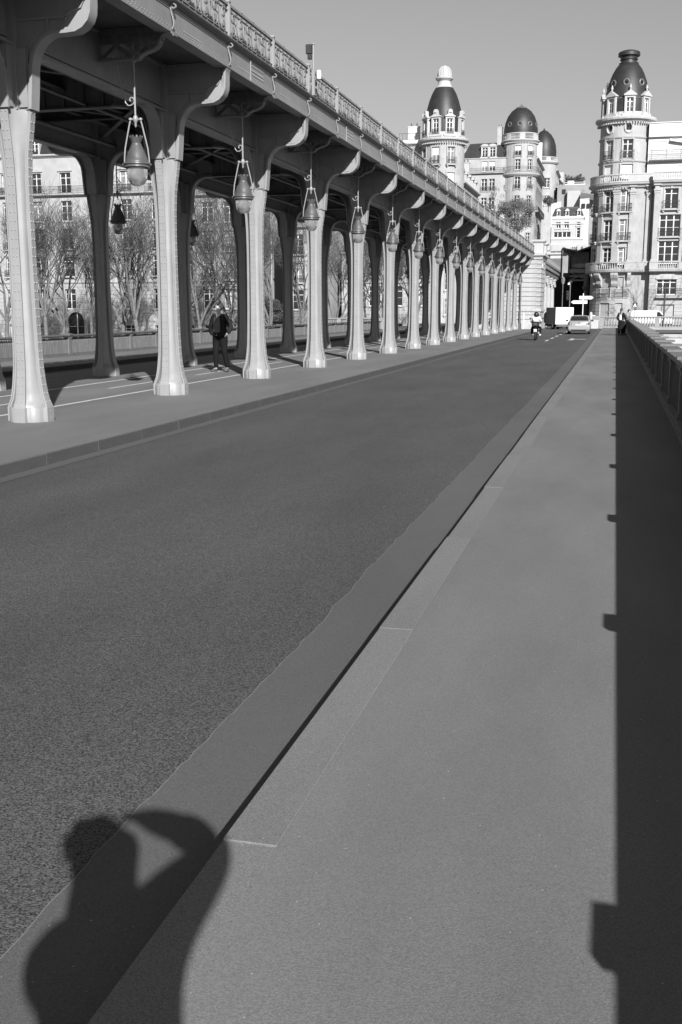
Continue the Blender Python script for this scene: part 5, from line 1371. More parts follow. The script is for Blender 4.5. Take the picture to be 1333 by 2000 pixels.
q = px(1007,420,Y=205); leafy('round dark leafy tree above the viaduct railing in front of the domed building', q, 3.9, 9500, M['leaf2'], 5, trunk=6, leaf=.12)
q = px(966,400,Y=206); leafy('thin pale twiggy tree left of the round dark tree', q, 2.2, 1800, M['leaf2'], 9, trunk=5, squash=1.5, leaf=.12)
q = px(526,610,Y=124); leafy('dark evergreen shrub low between third and fourth front columns', q, 2.1, 6000, M['leaf'], 7, trunk=.5, leaf=.12, name='evergreen_shrub', cat='shrub')
q = px(1336,664,Y=102); leafy('pale sunlit bush below the parapet at the right edge', (8.6,104.6,-2.4), 2.0, 7000, M['leaf2'], 8, trunk=4, leaf=.10, name='riverside_bush', cat='shrub')
for k,(x_,r_) in enumerate(((1104,1.5),(1110,1.3),(1118,1.4),(1128,1.7),(1132,1.5))):
    q = px(x_,350,Y=296); leafy('dark conifer on the skyline roof garden, %s from the left' % ['first','second','third','fourth','fifth'][k], q+Vector((0,8,0)), r_, 700, M['leaf'], 20+k, squash=1.5, trunk=3, leaf=.22, name='conifer')
q = px(1072,392,Y=236); leafy('dark planting on the terrace at the foot of the flank facades', q, 1.3, 900, M['leaf'], 31, trunk=1, leaf=.15, name='terrace_shrub', cat='shrub')

# ================================================================== PEOPLE
DG = bpy.context.evaluated_depsgraph_get
def skin(name, nodes, edges, m, parent, sub=2, root=0):
    """nodes: [(x,y,z,rx,ry)]; one continuous skinned surface, stored as a mesh"""
    me = bpy.data.meshes.new(name); me.from_pydata([n[:3] for n in nodes], edges, []); o = bpy.data.objects.new(name, me); COL.objects.link(o)
    sm = o.modifiers.new('skin','SKIN'); sm.use_smooth_shade = True
    ss = o.modifiers.new('sub','SUBSURF'); ss.levels = sub; ss.render_levels = sub
    for i,n in enumerate(nodes):
        v = me.skin_vertices[0].data[i]; v.radius = (n[3], n[4] if len(n) > 4 else n[3]); v.use_root = (i == root) if isinstance(root, int) else (i in root)
    DG().update(); ev = o.evaluated_get(DG()); nm = bpy.data.meshes.new_from_object(ev)
    o.modifiers.clear(); o.data = nm; nm.materials.clear(); nm.materials.append(m)
    nm.polygons.foreach_set('use_smooth', [True]*len(nm.polygons)); nm.polygons.foreach_set('material_index', [0]*len(nm.polygons)); nm.name = name
    if parent: o.parent = parent
    return o
BJ = dict(pel=(0,0,.95), spi=(0,.01,1.12), che=(0,0,1.33), nec=(0,.01,1.50), jaw=(0,-.02,1.575), cra=(0,.0,1.66), top=(0,.01,1.72),
          sL=(.18,0,1.43), eL=(.27,.05,1.16), wL=(.22,-.08,.97), hL=(.19,-.12,.90), sR=(-.18,0,1.43), eR=(-.27,.05,1.16), wR=(-.22,-.08,.97), hR=(-.19,-.12,.90),
          qL=(.105,0,.84),hem=(0,0,.90), kL=(.11,-.03,.50), aL=(.11,.03,.09), tL=(.12,-.13,.035), qR=(-.105,0,.84), kR=(-.11,-.03,.50), aR=(-.11,.03,.09), tR=(-.12,-.13,.035))
def person(name, label, loc, rz, J=None, top='jacket', legs='trouser', hair='hair', stout=1.0, shoe='shoe', helmet=False, group=None, skirt=False, longhair=False, faceon=True, puff=.026, lg=.018):
    j = dict(BJ); j.update(J or {}); t = thing('person', label, 'person', loc, rz, group); s = stout
    N = ['pel','spi','che','nec','jaw','cra','top','sL','eL','wL','hL','sR','eR','wR','hR','qL','kL','aL','tL','qR','kR','aR','tR']
    R = dict(pel=(.14*s,.115*s),hem=(.135*s,.11*s),spi=(.12*s,.095*s),che=(.14*s,.10*s),nec=(.055,.055),jaw=(.070,.078),cra=(.092,.108),top=(.075,.085),
             sL=(.05,.055),eL=(.038,.038),wL=(.026,.03),hL=(.036,.02),qL=(.08,.085),kL=(.05,.055),aL=(.034,.036),tL=(.028,.018))
    for k in list(R):
        if k[-1] == 'L' and len(k) == 2: R[k[0]+'R'] = R[k]
    E = [('pel','spi'),('spi','che'),('che','nec'),('nec','jaw'),('jaw','cra'),('cra','top'),('che','sL'),('sL','eL'),('eL','wL'),('wL','hL'),('che','sR'),('sR','eR'),('eR','wR'),('wR','hR'),
         ('pel','qL'),('qL','kL'),('kL','aL'),('aL','tL'),('pel','qR'),('qR','kR'),('kR','aR'),('aR','tR')]
    nodes = [(*j[k],*R[k]) for k in N]; ed = [(N.index(a),N.index(b_)) for a,b_ in E]
    # fingers and thumb, each a short chain rooted in the palm
    for sd_ in 'LR':
        w_, h_ = Vector(j['w'+sd_]), Vector(j['h'+sd_]); d = (h_-w_).normalized(); sx_ = d.cross(Vector((0,1,0.01))).normalized(); up = sx_.cross(d)
        for k in range(4):
            a = h_+d*.035+sx_*(k-1.5)*.021; i0 = len(nodes)
            nodes.append((*a,.0095,.0095)); nodes.append((*(a+d*(.035,.042,.038,.028)[k]+up*.012),.0085,.0085)); nodes.append((*(a+d*(.055,.066,.06,.045)[k]+up*.034),.007,.007))
            ed += [(N.index('h'+sd_),i0),(i0,i0+1),(i0+1,i0+2)]
        a = h_-sx_*.035*(1 if sd_ == 'L' else -1)-d*.01; i0 = len(nodes); nodes.append((*a,.011,.011)); nodes.append((*(a-sx_*.02*(1 if sd_ == 'L' else -1)+d*.035),.009,.009)); ed += [(N.index('h'+sd_),i0),(i0,i0+1)]
    body = skin('body', nodes, ed, M['skin'], t)
    def sub(keys, g, over={}):
        out = []
        for k in keys:
            a, c_ = R[k]; f = over.get(k, 1.0); out.append((*j[k], (a+g)*f, (c_+g)*f))
        return out
    def cloth(nm, keys, edges, m, g, over={}): return skin(nm, sub(keys,g,over), [(keys.index(a),keys.index(b_)) for a,b_ in edges], M[m], t)
    K1 = ['hem','pel','spi','che','sL','eL','wL','sR','eR','wR']
    if skirt:
        b = MB(); p = Vector(j['pel']); b.lathe([(.12*s,.12),(.16*s,-.02),(.19,-.35),(.22,-.62),(.2,-.62)], c=p, n=16); b.build('skirt', M[legs], t, 60)
    pw = Vector(j['pel']); tn = []; te = []
    for sd_ in 'LR':
        sg = 1 if sd_ == 'L' else -1; i0 = len(tn)
        tn += [(*(pw+Vector((sg*.055*s,0,.03))),.115*s,.125*s),(*(pw+Vector((sg*.08*s,0,-.08))),.105*s,.125*s),(*j['k'+sd_],R['kL'][0]+lg,R['kL'][1]+lg),(*j['a'+sd_],R['aL'][0]+lg+.01,R['aL'][1]+lg+.01)]
        te += [(i0,i0+1),(i0+1,i0+2),(i0+2,i0+3)]
    skin('trousers', tn, te, M[legs], t, root=(0,4))
    tp_ = cloth('jacket' if top == 'jacket' else 'top', K1, [('hem','pel'),('pel','spi'),('spi','che'),('che','sL'),('sL','eL'),('eL','wL'),('che','sR'),('sR','eR'),('eR','wR')], top, puff)
    for sd_ in 'LR':
        a_, t_ = Vector(j['a'+sd_]), Vector(j['t'+sd_]); dd_ = (t_-a_); dd_.z = 0
        skin('shoe', [(*(a_-Vector((0,0,.02))),.066,.066),(*(a_+dd_*.2-Vector((0,0,.045))),.062,.055),(*(a_+dd_*.75-Vector((0,0,.05))),.060,.046),(*(a_+dd_*1.15-Vector((0,0,.055))),.045,.034)], [(0,1),(1,2),(2,3)], M[shoe], t)
    c0 = Vector(j['cra']); tp0 = Vector(j['top'])
    if helmet:
        b = MB(); b.lathe([(.10,-.16),(.135,-.12),(.148,-.02),(.145,.05),(.12,.12),(.07,.16),(0,.172)], c=c0, n=18); b.build('helmet', M['bike'], t, 60)
        b = MB(); b.lathe([(.152,-.06),(.155,0),(.148,.04)], c=c0, n=10, a0=PI*1.15, a1=PI*1.85); b.build('visor', M['glass'], t, 60)
    else:
        ff = Vector(j.get('face',(0,-1,0))).normalized(); rt = ff.cross(Vector((0,0,1))).normalized()
        b = MB(); nu_, nv_ = 16, 10; idx = {}; vv = []; fs = []
        def hv(iu, iv):
            a = 2*PI*iu/nu_; e = PI*iv/nv_; d = rt*math.sin(e)*math.cos(a)-ff*math.sin(e)*math.sin(a)+Vector((0,0,math.cos(e)))
            r_ = 1.0+.05*math.sin(iu*2.7+iv*1.9)
            return c0+Vector((0,0,.026))-ff*.010+rt*d.dot(rt)*.092*r_+ff*d.dot(ff)*.108*r_+Vector((0,0,d.z*.122*r_)), d
        for iv in range(nv_):
            for iu in range(nu_):
                q4 = [hv(iu,iv),hv(iu+1,iv),hv(iu+1,iv+1),hv(iu,iv+1)]; dm = sum((x[1] for x in q4), Vector())/4
                if dm.z < .30+dm.dot(ff)*.35-(.8 if dm.dot(ff) < .25 else 0): continue
                i0 = len(vv); vv += [x[0] for x in q4]; fs.append((i0,i0+1,i0+2,i0+3))
        b.add(vv, fs); b.build(hair if hair != 'hair' else 'hair', M[hair], t, 80)
        if longhair: skin('long_hair', [(*(c0-ff*.05+Vector((0,0,-.02))),.07,.06),(*(c0-ff*.075+Vector((0,0,-.14))),.06,.045),(*(c0-ff*.07+Vector((0,0,-.26))),.04,.03)], [(0,1),(1,2)], M[hair], t)
        if faceon:
            jw = Vector(j['jaw']); fd = (jw-Vector((c0.x,c0.y,jw.z))); ff = Vector(j.get('face',(0,-1,0))).normalized(); rt = ff.cross(Vector((0,0,1)))
            b = MB(); b.obox(c0+ff*.094-Vector((0,0,.03)), rt*.011, ff*.016, (0,0,.022)); b.build('nose', M['skin'], t)
            for s_ in (-1,1):
                b = MB(); b.obox(c0+ff*.080+rt*s_*.032, rt*.014, ff*.008, (0,0,.007)); b.build('eye', M['iron'], t)
                b = MB(); b.obox(c0+rt*s_*.082-Vector((0,0,.02)), rt*.008, ff*.018, (0,0,.03)); b.build('ear', M['skin'], t)
            b = MB(); b.obox(c0+ff*.078-Vector((0,0,.078)), rt*.024, ff*.008, (0,0,.005)); b.build('mouth', M['lampiron'], t)
    return t
# the walking man
mx, my = px(432,730,z=0).x*1.03, px(432,730,z=0).y*1.03
man = person('person', 'man in dark open jacket and grey sweater walking with both hands in his pockets', (mx,my,0.0), math.radians(-14),
    J=dict(jaw=(-.035,-.035,1.585), cra=(-.02,-.01,1.665), top=(-.01,.0,1.72), face=(-.55,-.8,0), nec=(0,0,1.49),
           sL=(.19,0,1.43), eL=(.33,.05,1.17), wL=(.25,-.05,1.0), hL=(.175,-.045,.93), sR=(-.19,0,1.43), eR=(-.32,.05,1.17), wR=(-.25,-.05,1.0), hR=(-.175,-.045,.93),
           kR=(-.10,-.08,.50), aR=(-.09,-.08,.09), tR=(-.12,-.25,.04), kL=(.13,.0,.50), aL=(.14,.12,.10), tL=(.18,-.04,.05)), stout=1.2, puff=.040, lg=.020)
skin('sweater', [(-.01,-.045,1.45,.10,.08),(-.01,-.085,1.30,.135,.10),(-.015,-.105,1.14,.15,.115),(-.015,-.09,1.0,.14,.11)], [(0,1),(1,2),(2,3)], M['sweater'], man)
b = MB(); b.prism([(-.06,1.53),(0.0,1.475),(.06,1.53),(.08,1.50),(.035,1.43),(0,1.40),(-.035,1.43),(-.08,1.50)], lambda p: (p[0]-.01,-.155+abs(p[0])*.8+(p[1]-1.40)*.55,p[1]), lambda p: (p[0]-.01,-.11+abs(p[0])*.8+(p[1]-1.40)*.55,p[1])); b.build('collar', M['cloth'], man)
man.scale = (1.02,1.02,1.03)
b = MB(); b.lathe([(.165,.945),(.17,.96),(.17,.985),(.165,.99)], n=20); o = b.build('belt', M['iron'], man, 60); o.scale = (1.0,.92,1)
b = MB(); b.obox((0,-.160,.967),(.022,0,0),(0,.006,0),(0,0,.016)); b.build('belt_buckle', M['chrome'], man)
for s_ in (-1,1):
    skin('jacket_front', [(s_*.125,-.06,1.45,.055,.06),(s_*.16,-.105,1.26,.065,.065),(s_*.18,-.12,1.08,.07,.065),(s_*.185,-.09,.95,.065,.06)], [(0,1),(1,2),(2,3)], M['jacket'], man)
b = MB(); b.obox((.17,-.125,1.40),(.018,0,.0),(0,.012,0.004),(-.0,-.01,.06)); b.build('bag_strap', M['iron'], man)
# pair at the parapet
q = px(1212,655,z=0)
pp_ = person('person', 'person in dark coat and white top standing beside the parapet at the far end', (q.x,q.y,0), math.radians(150), J=dict(eR=(-.26,-.08,1.16),wR=(-.16,-.26,1.12),hR=(-.12,-.32,1.14)), top='jacket', legs='trouser', longhair=True, faceon=False, skirt=True)
skin('white_top', [(0,.10,1.38,.08,.05),(0,.11,1.18,.10,.06),(-.02,.11,.98,.11,.06)], [(0,1),(1,2)], M['cloth'], pp_)
person('person', 'person leaning both arms on the parapet beyond the one in the dark coat', (q.x+.22,q.y+1.3,0), math.radians(62),
    J=dict(spi=(0,-.05,1.10),che=(0,-.18,1.27),nec=(0,-.26,1.42),jaw=(0,-.32,1.48),cra=(0,-.33,1.57),top=(0,-.33,1.63),sL=(.18,-.2,1.36),eL=(.22,-.35,1.12),wL=(.10,-.52,1.06),hL=(.03,-.56,1.06),sR=(-.18,-.2,1.36),eR=(-.22,-.35,1.12),wR=(-.10,-.52,1.06),hR=(-.03,-.56,1.06)), top='sweater', legs='jacket', faceon=False)
# the photographer, whose shadow falls on the kerb (stands behind the lens)
ep = Vector((math.cos(SUN_AZ), math.sin(SUN_AZ), 0)); ea = Vector((-math.sin(SUN_AZ), math.cos(SUN_AZ), 0))
ph = thing('person', 'photographer with raised elbow holding a camera, known from the shadow on the kerb', 'person', (0,0,0))
def A(p, a, z): v = ep*p+ea*a; return (v.x, v.y, z)
def AN(p, a, z, r1, r2=None): return (*A(p,a,z), r1, r2 or r1)
nd = [AN(-.03,-.30,.95,.15,.13),AN(-.03,-.30,1.12,.155,.12),AN(-.04,-.27,1.32,.17,.12),AN(-.07,-.20,1.47,.095),AN(-.075,-.13,1.57,.10,.09),AN(-.08,-.14,1.685,.14,.12),AN(-.08,-.14,1.75,.12,.10),
      AN(.022,-.26,1.46,.088),AN(.268,-.16,1.65,.056),AN(.15,-.08,1.735,.062),AN(.045,-.05,1.765,.062,.045),
      AN(-.215,-.25,1.445,.10),AN(-.245,-.15,1.34,.075),AN(-.11,-.05,1.40,.05),AN(-.0,-.05,1.545,.062,.045),
      AN(-.12,-.30,.92,.10),AN(-.13,-.31,.5,.065),AN(-.13,-.33,.09,.05),AN(-.15,-.18,.035,.04,.03),AN(.06,-.30,.92,.10),AN(.06,-.31,.5,.065),AN(.06,-.33,.09,.05),AN(.05,-.18,.035,.04,.03),
      AN(.16,-.22,1.585,.076),AN(.243,-.12,1.69,.062)]
ed = [(0,1),(1,2),(2,3),(3,4),(4,5),(5,6),(2,7),(7,23),(23,8),(8,24),(24,9),(9,10),(2,11),(11,12),(12,13),(13,14),(0,15),(15,16),(16,17),(17,18),(0,19),(19,20),(20,21),(21,22)]
for h_,c_ in ((10,(-1,0)),(14,(0,1))):
    p = Vector(nd[h_][:3])
    for k in range(4):
        i0 = len(nd); a = p+ea*(.012*k-.02)+(-ep if c_[0] else Vector((0,0,1)))*.032; e2 = a+(-ep if c_[0] else Vector((0,0,1)))*.03-Vector((0,0,.012))*abs(c_[0])
        nd.append((*a,.0095)); nd.append((*e2,.008)); ed += [(h_,i0),(i0,i0+1)]
nd = [n if len(n) == 5 else (*n, n[3]) for n in nd]
skin('body', nd, ed, M['skin'], ph)
ix = [0,1,2,7,8,9,11,12,13,23,24]; skin('jacket', [(*nd[i][:3], nd[i][3]+.016, nd[i][4]+.016) for i in ix], [(0,1),(1,2),(2,3),(3,9),(9,4),(4,10),(10,5),(2,6),(6,7),(7,8)], M['jacket'], ph)
ix = [0,15,16,17,19,20,21]; skin('trousers', [(*nd[i][:3], nd[i][3]+.018, nd[i][4]+.018) for i in ix], [(0,1),(1,2),(2,3),(0,4),(4,5),(5,6)], M['trouser'], ph)
for i in (17,21): skin('shoe', [(*nd[i][:3],.055,.05),(*(Vector(nd[i+1][:3])+Vector((0,0,.01))),.048,.035)], [(0,1)], M['shoe'], ph)
hp = [AN(-.09,-.16,1.68,.125,.12),AN(-.09,-.15,1.75,.10,.10)]
hp += [AN(-.185,-.15,1.80,.03),AN(-.10,-.15,1.825,.028),AN(-.045,-.15,1.815,.024),AN(-.215,-.15,1.72,.03)]
skin('hair', hp, [(0,1),(1,2),(1,3),(1,4),(1,5)], M['hair'], ph)
skin('hood', [AN(-.19,-.24,1.50,.05,.05),AN(-.13,-.29,1.49,.06,.06),AN(-.05,-.30,1.49,.06,.06),AN(.03,-.27,1.50,.045,.045)], [(0,1),(1,2),(2,3)], M['jacket'], ph)
# camera held upright, lens just behind the viewpoint
b = MB(); vd = Vector((-math.sin(psi),math.cos(psi),0)); vr = Vector((math.cos(psi),math.sin(psi),0)); c = Vector((0,0,1.65))-vd*.085-vr*.03
cam_t = thing('hand_camera', 'small black camera the photographer holds upright, outside the frame', 'camera', (0,0,0))
b.obox(c, vr*.030, vd*.02, (0,0,.06)); b.build('camera_body', M['bike'], cam_t)
b = MB(); b.tube([Vector((0,0,1.65))-vd*.065, Vector((0,0,1.65))-vd*.03], .022, 14); b.build('lens_barrel', M['bike'], cam_t, 50)

# ================================================================== VEHICLES
def wheel_mesh(r, w):
    b = MB(); pr = [(r*.62,-w/2),(r*.9,-w/2),(r,-w*.36),(r,w*.36),(r*.9,w/2),(r*.62,w/2)]; n = 20; vv = []
    for (q,x) in pr:
        for k in range(n): a = 2*PI*k/n; vv.append((x, q*math.cos(a), q*math.sin(a)))
    b.add(vv, [(i*n+k,i*n+(k+1)%n,(i+1)*n+(k+1)%n,(i+1)*n+k) for i in range(len(pr)-1) for k in range(n)])
    ty = b.mesh('tyre', M['tyre'], 50)
    b = MB(); b.prism([(r*.63*math.cos(2*PI*k/16), r*.63*math.sin(2*PI*k/16)) for k in range(16)], lambda p: (w*.35,p[0],p[1]), lambda p: (-w*.35,p[0],p[1]))
    for k in range(5): a = 2*PI*k/5; b.obox((w*.36,.3*r*math.cos(a),.3*r*math.sin(a)),(.01,0,0),(0,.28*r*math.cos(a),.28*r*math.sin(a)),(0,-.06*r*math.sin(a),.06*r*math.cos(a)))
    return ty, b.mesh('rim', M['chrome'])
def wheel(parent, x, y, r, w, me):
    e = bpy.data.objects.new('wheel', None); COL.objects.link(e); e.parent = parent; e.location = (x,y,r)
    inst('tyre', me[0], e); inst('rim', me[1], e, rz=0 if x > 0 else PI)
def loft(b, rings, cap=True):
    n = len(rings[0]); b.add([p for g in rings for p in g], [(i*n+k,(i+1)*n+k,(i+1)*n+(k+1)%n,i*n+(k+1)%n) for i in range(len(rings)-1) for k in range(n)]+([tuple(range(n)), tuple((len(rings)-1)*n+k for k in range(n-1,-1,-1))] if cap else []))
def half_ring(y, pts): return [(x,y,z) for x,z in pts]+[(-x,y,z) for x,z in reversed(pts)]
q = px(1130,653,z=-.15)
car = thing('car', 'silver sedan seen from behind in the right lane near the road signs', 'car', (q.x+.02,q.y,-.146), math.radians(1))
b = MB(); S = [(0.0,.62,.70,.70,.66,.60,.30,.40,.62,.82,.90),(.05,.72,.80,.80,.76,.66,.24,.38,.62,.86,.97),(.20,.76,.85,.86,.82,.70,.22,.38,.64,.88,1.01),(.8,.78,.87,.88,.84,.72,.20,.38,.66,.90,1.02),(2.2,.79,.88,.89,.85,.74,.20,.38,.66,.90,.96),(3.4,.78,.87,.88,.84,.70,.20,.38,.64,.86,.93),(4.1,.72,.82,.82,.76,.60,.22,.38,.56,.74,.80),(4.35,.5,.66,.66,.6,.4,.28,.38,.5,.62,.66)]
loft(b, [half_ring(s[0], [(0,s[6]),(s[1],s[6]),(s[2],s[7]),(s[3],s[8]),(s[4],s[9]),(s[5],s[10]),(0,s[10]+.01)]) for s in S]); o = b.build('body', M['silver'], car, 40); fixn(o.data)
b = MB(); G = [(.42,.66,.99,.99),(1.05,.62,.97,1.36),(1.6,.60,.97,1.40),(2.3,.60,.97,1.39),(3.25,.62,.95,.96)]
loft(b, [half_ring(y_, [(0,zb3),(.72,zb3),(w_+.02,zt2-.06 if zt2 > 1.1 else zt2),(w_-.1,zt2),(0,zt2)]) for y_,w_,zb3,zt2 in G]); o = b.build('windows', M['glass'], car, 25); fixn(o.data)
b = MB(); loft(b, [half_ring(y_, [(0,z_),(.50,z_),(.60,z_-.06),(.52,z_+.012),(0,z_+.03)]) for y_,z_ in ((1.0,1.355),(1.6,1.40),(2.35,1.39))])
for s in (-1,1):
    b.tube([(s*.71,.45,1.0),(s*.63,1.02,1.34)], .035, 4); b.tube([(s*.72,3.2,.97),(s*.61,2.35,1.36)], .03, 4); b.tube([(s*.73,1.75,.97),(s*.635,1.7,1.36)], .03, 4)
o = b.build('roof', M['silver'], car, 30); fixn(o.data)
for s in (-1,1):
    b = MB(); b.obox((s*.66,.045,.80),(.12,0,0),(0,.06,0),(0,0,.085)); b.build('tail_light', M['lens'], car)
    b = MB(); b.obox((s*.62,-.022,.78),(.03,0,0),(0,.01,0),(0,0,.03)); b.build('reverse_light', M['frame'], car)
    b = MB(); b.obox((s*.97,2.75,1.0),(.09,0,0),(0,.05,0),(0,0,.06)); b.build('wing_mirror', M['bike'], car)
b = MB(); b.bbox(-.80,.80,-.06,.25,.36,.56,.04); b.build('bumper', M['silver'], car)
b = MB(); b.box(-.55,.55,-.03,.1,.22,.345); b.build('lower_valance', M['tyre'], car)
b = MB(); b.box(-.26,.26,-.035,-.005,.66,.77); b.build('number_plate', M['cloth'], car)
b = MB(); b.box(-.5,.5,-.012,.02,.895,.915); b.box(-.40,.40,-.02,.0,.79,.80); b.build('boot_trim', M['chrome'], car)
b = MB(); b.lathe([(.05,0),(.05,.012),(0,.012)], c=(0,0,0), n=10); b.build('badge', M['chrome'], car, loc=(0,-.012,.86), rz=0).rotation_euler = (PI/2,0,0)
wm = wheel_mesh(.31,.20)
for x,y in ((-.76,.95),(.76,.95),(-.76,3.5),(.76,3.5)): wheel(car, x, y, .31, .2, wm)
# box truck turning left at the end of the bridge
q = px(1105,641,z=-.15)
tk = thing('box_truck', 'small white box truck with dark cab turning left ahead of the silver car', 'truck', (-4.70,104.6,-.15), math.radians(25))
b = MB(); b.bbox(-.90,.90,0,2.45,.48,2.07,.03); b.build('cargo_box', M['vanpaint'], tk)
b = MB(); b.box(-.92,-.901,0.02,2.43,.5,2.05); b.build('shade_panel', M['zinc'], tk)  # grey sheet painting the shade onto the left side of the white box
for xa_,xb_,za_,zb_ in ((-.36,-.33,.55,1.98),(.50,.53,.55,1.98),(-.33,.50,1.95,1.98),(-.33,.50,.55,.58)):
    b = MB(); b.box(xa_,xb_,-.03,-.001,za_,zb_); b.build('door_frame', M['zinc'], tk)
b = MB(); b.box(-.24,.0,-.035,-.001,1.02,1.05); b.build('door_handle', M['iron'], tk)
b = MB(); b.box(-.8,.8,-.02,.1,.33,.44); b.box(-.85,.85,-.06,.0,.26,.32); b.build('rear_bumper', M['zinc'], tk)
for s in (-1,1): b = MB(); b.box(s*.72-.1,s*.72+.1,-.05,-.021,.35,.43); b.build('tail_light', M['lens'], tk)
b = MB(); C_ = [(2.5,.84,.3,1.62,1.66),(3.0,.84,.3,1.62,1.66),(3.6,.82,.3,1.02,1.06),(4.1,.72,.34,.82,.86)]
loft(b, [half_ring(y_, [(0,z0_),(w_,z0_),(w_+.02,.8),(w_-.06,z1_),(0,z2_)]) for y_,w_,z0_,z1_,z2_ in C_]); o = b.build('cab', M['cab'], tk, 30); fixn(o.data)
b = MB(); b.add([(-.79,3.05,1.60),(.79,3.05,1.60),(.79,3.58,1.07),(-.79,3.58,1.07)], [(0,1,2,3)]); b.box(-.87,-.845,2.6,3.1,1.05,1.5); b.build('cab_glass', M['glass'], tk)
b = MB(); b.box(-1.08,-.88,3.25,3.32,1.05,1.32); b.build('wing_mirror', M['iron'], tk)
b = MB(); b.box(-.7,.7,.1,3.9,.28,.47); b.build('chassis', M['tyre'], tk)
wm2 = wheel_mesh(.33,.22)
for x,y in ((-.76,.9),(.76,.9),(-.76,3.45),(.76,3.45)): wheel(tk, x, y, .33, .22, wm2)
# white van behind the balustrade
vn = thing('van', 'white panel van parked behind the stone balustrade, nose to the right', 'van', (1.62,118.0,-.15), 0)
b = MB(); pv_ = [(0,.25),(0,1.60),(.06,1.72),(.2,1.78),(2.75,1.78),(2.95,1.72),(3.55,1.08),(4.25,.90),(4.35,.72),(4.38,.3)]
b.prism(pv_, lambda p: (p[0],0,p[1]), lambda p: (p[0],1.75,p[1])); o = b.build('body', M['vanpaint'], vn); fixn(o.data)
b = MB(); b.prism([(2.62,1.06),(2.62,1.62),(2.86,1.62),(3.36,1.12),(3.36,1.06)], lambda p: (p[0],-.012,p[1]), lambda p: (p[0],.004,p[1])); b.build('side_window', M['glass'], vn)
b = MB(); b.box(2.92,2.96,-.02,-.013,1.06,1.60); b.build('window_pillar', M['iron'], vn)
b = MB(); b.box(3.30,3.45,-.2,-.02,1.02,1.16); b.build('wing_mirror', M['iron'], vn)
b = MB(); b.box(-.02,.0,.1,1.65,.3,.5); b.box(0,4.3,-.015,.0,.30,.42); b.build('sill_trim', M['tyre'], vn)
for k_,x_ in enumerate((1.35,2.5)): b = MB(); b.box(x_,x_+.02,-.004,.001,.45,1.70); b.build('door_seam', M['zinc'], vn)
for x_ in (.8,3.6):
    e = bpy.data.objects.new('wheel', None); COL.objects.link(e); e.parent = vn; e.location = (x_,.12,.31); e.rotation_euler = (0,0,-PI/2); inst('tyre', wm[0], e); inst('rim', wm[1], e)
# motorcycle with two riders
q = px(1045,665,z=-.15)
mc = thing('motorcycle', 'black motorcycle with top case carrying two people, seen from behind', 'motorcycle', (q.x,q.y+.32,-.15), math.radians(2))
wm3 = wheel_mesh(.31,.15)
for nm_,y_ in (('rear',0),('front',1.42)):
    e = bpy.data.objects.new('wheel', None); COL.objects.link(e); e.parent = mc; e.location = (0,y_,.31); inst('tyre', wm3[0], e); inst('rim', wm3[1], e)
skin('body', [(0,.0,.72,.10,.06),(0,.35,.74,.14,.08),(0,.75,.78,.16,.12),(0,1.05,.82,.15,.12),(0,1.25,.95,.10,.10),(0,.7,.45,.16,.16)], [(0,1),(1,2),(2,3),(3,4),(2,5)], M['bike'], mc)
b = MB(); b.bbox(-.22,.22,-.45,-.05,.86,1.14,.05); b.build('top_case', M['bike'], mc)
b = MB(); b.box(-.10,.10,-.46,-.451,.95,1.02); b.build('case_reflector', M['lens'], mc)
b = MB(); b.tube([(0,-.05,.8),(0,-.28,.72),(0,-.36,.55)], .05, 6); b.build('mudguard', M['bike'], mc)
b = MB(); b.obox((0,-.38,.60),(.09,0,0),(0,.01,.004),(0,-.02,.08)); b.build('number_plate', M['cloth'], mc)
b = MB(); b.box(-.09,.09,-.2,-.17,.74,.82); b.build('tail_light', M['lens'], mc)
b = MB(); b.tube([(-.36,1.0,1.08),(-.15,1.12,1.05),(.15,1.12,1.05),(.36,1.0,1.08)], .018, 6); b.build('handlebar', M['iron'], mc)
for s in (-1,1):
    b = MB(); b.tube([(s*.28,1.05,1.08),(s*.36,1.08,1.28)], .01, 5); b.obox((s*.38,1.07,1.31),(.055,0,0),(0,.01,0),(0,0,.035)); b.build('mirror', M['iron'], mc)
b = MB(); b.tube([(.17,.6,.34),(.19,.1,.36),(.20,-.28,.46)], [.035,.05,.055], 8); b.build('exhaust', M['chrome'], mc, 50)
def rider(label, dy, top, dz=0):
    return person('person', label, (q.x, q.y+.32+dy, -.15), math.radians(2)+PI,
        J=dict(pel=(0,0,.90+dz),spi=(0,-.03,1.06+dz),che=(0,-.08,1.24+dz),nec=(0,-.11,1.38+dz),jaw=(0,-.14,1.43+dz),cra=(0,-.13,1.49+dz),top=(0,-.12,1.55+dz),
               sL=(.19,-.08,1.32+dz),eL=(.30,-.22,1.12+dz),wL=(.26,-.42,1.04),hL=(.24,-.48,1.03),sR=(-.19,-.08,1.32+dz),eR=(-.30,-.22,1.12+dz),wR=(-.26,-.42,1.04),hR=(-.24,-.48,1.03),
               qL=(.12,-.02,.88+dz),kL=(.26,-.38,.72),aL=(.23,-.22,.36),tL=(.24,-.36,.31),qR=(-.12,-.02,.88+dz),kR=(-.26,-.38,.72),aR=(-.23,-.22,.36),tR=(-.24,-.36,.31)), top=top, helmet=True, faceon=False, shoe='cloth')
rider('helmeted passenger in white top at the back of the motorcycle', .18, 'cloth', .04)
rider('helmeted rider in dark jacket at the front of the motorcycle', .62, 'jacket', 0)

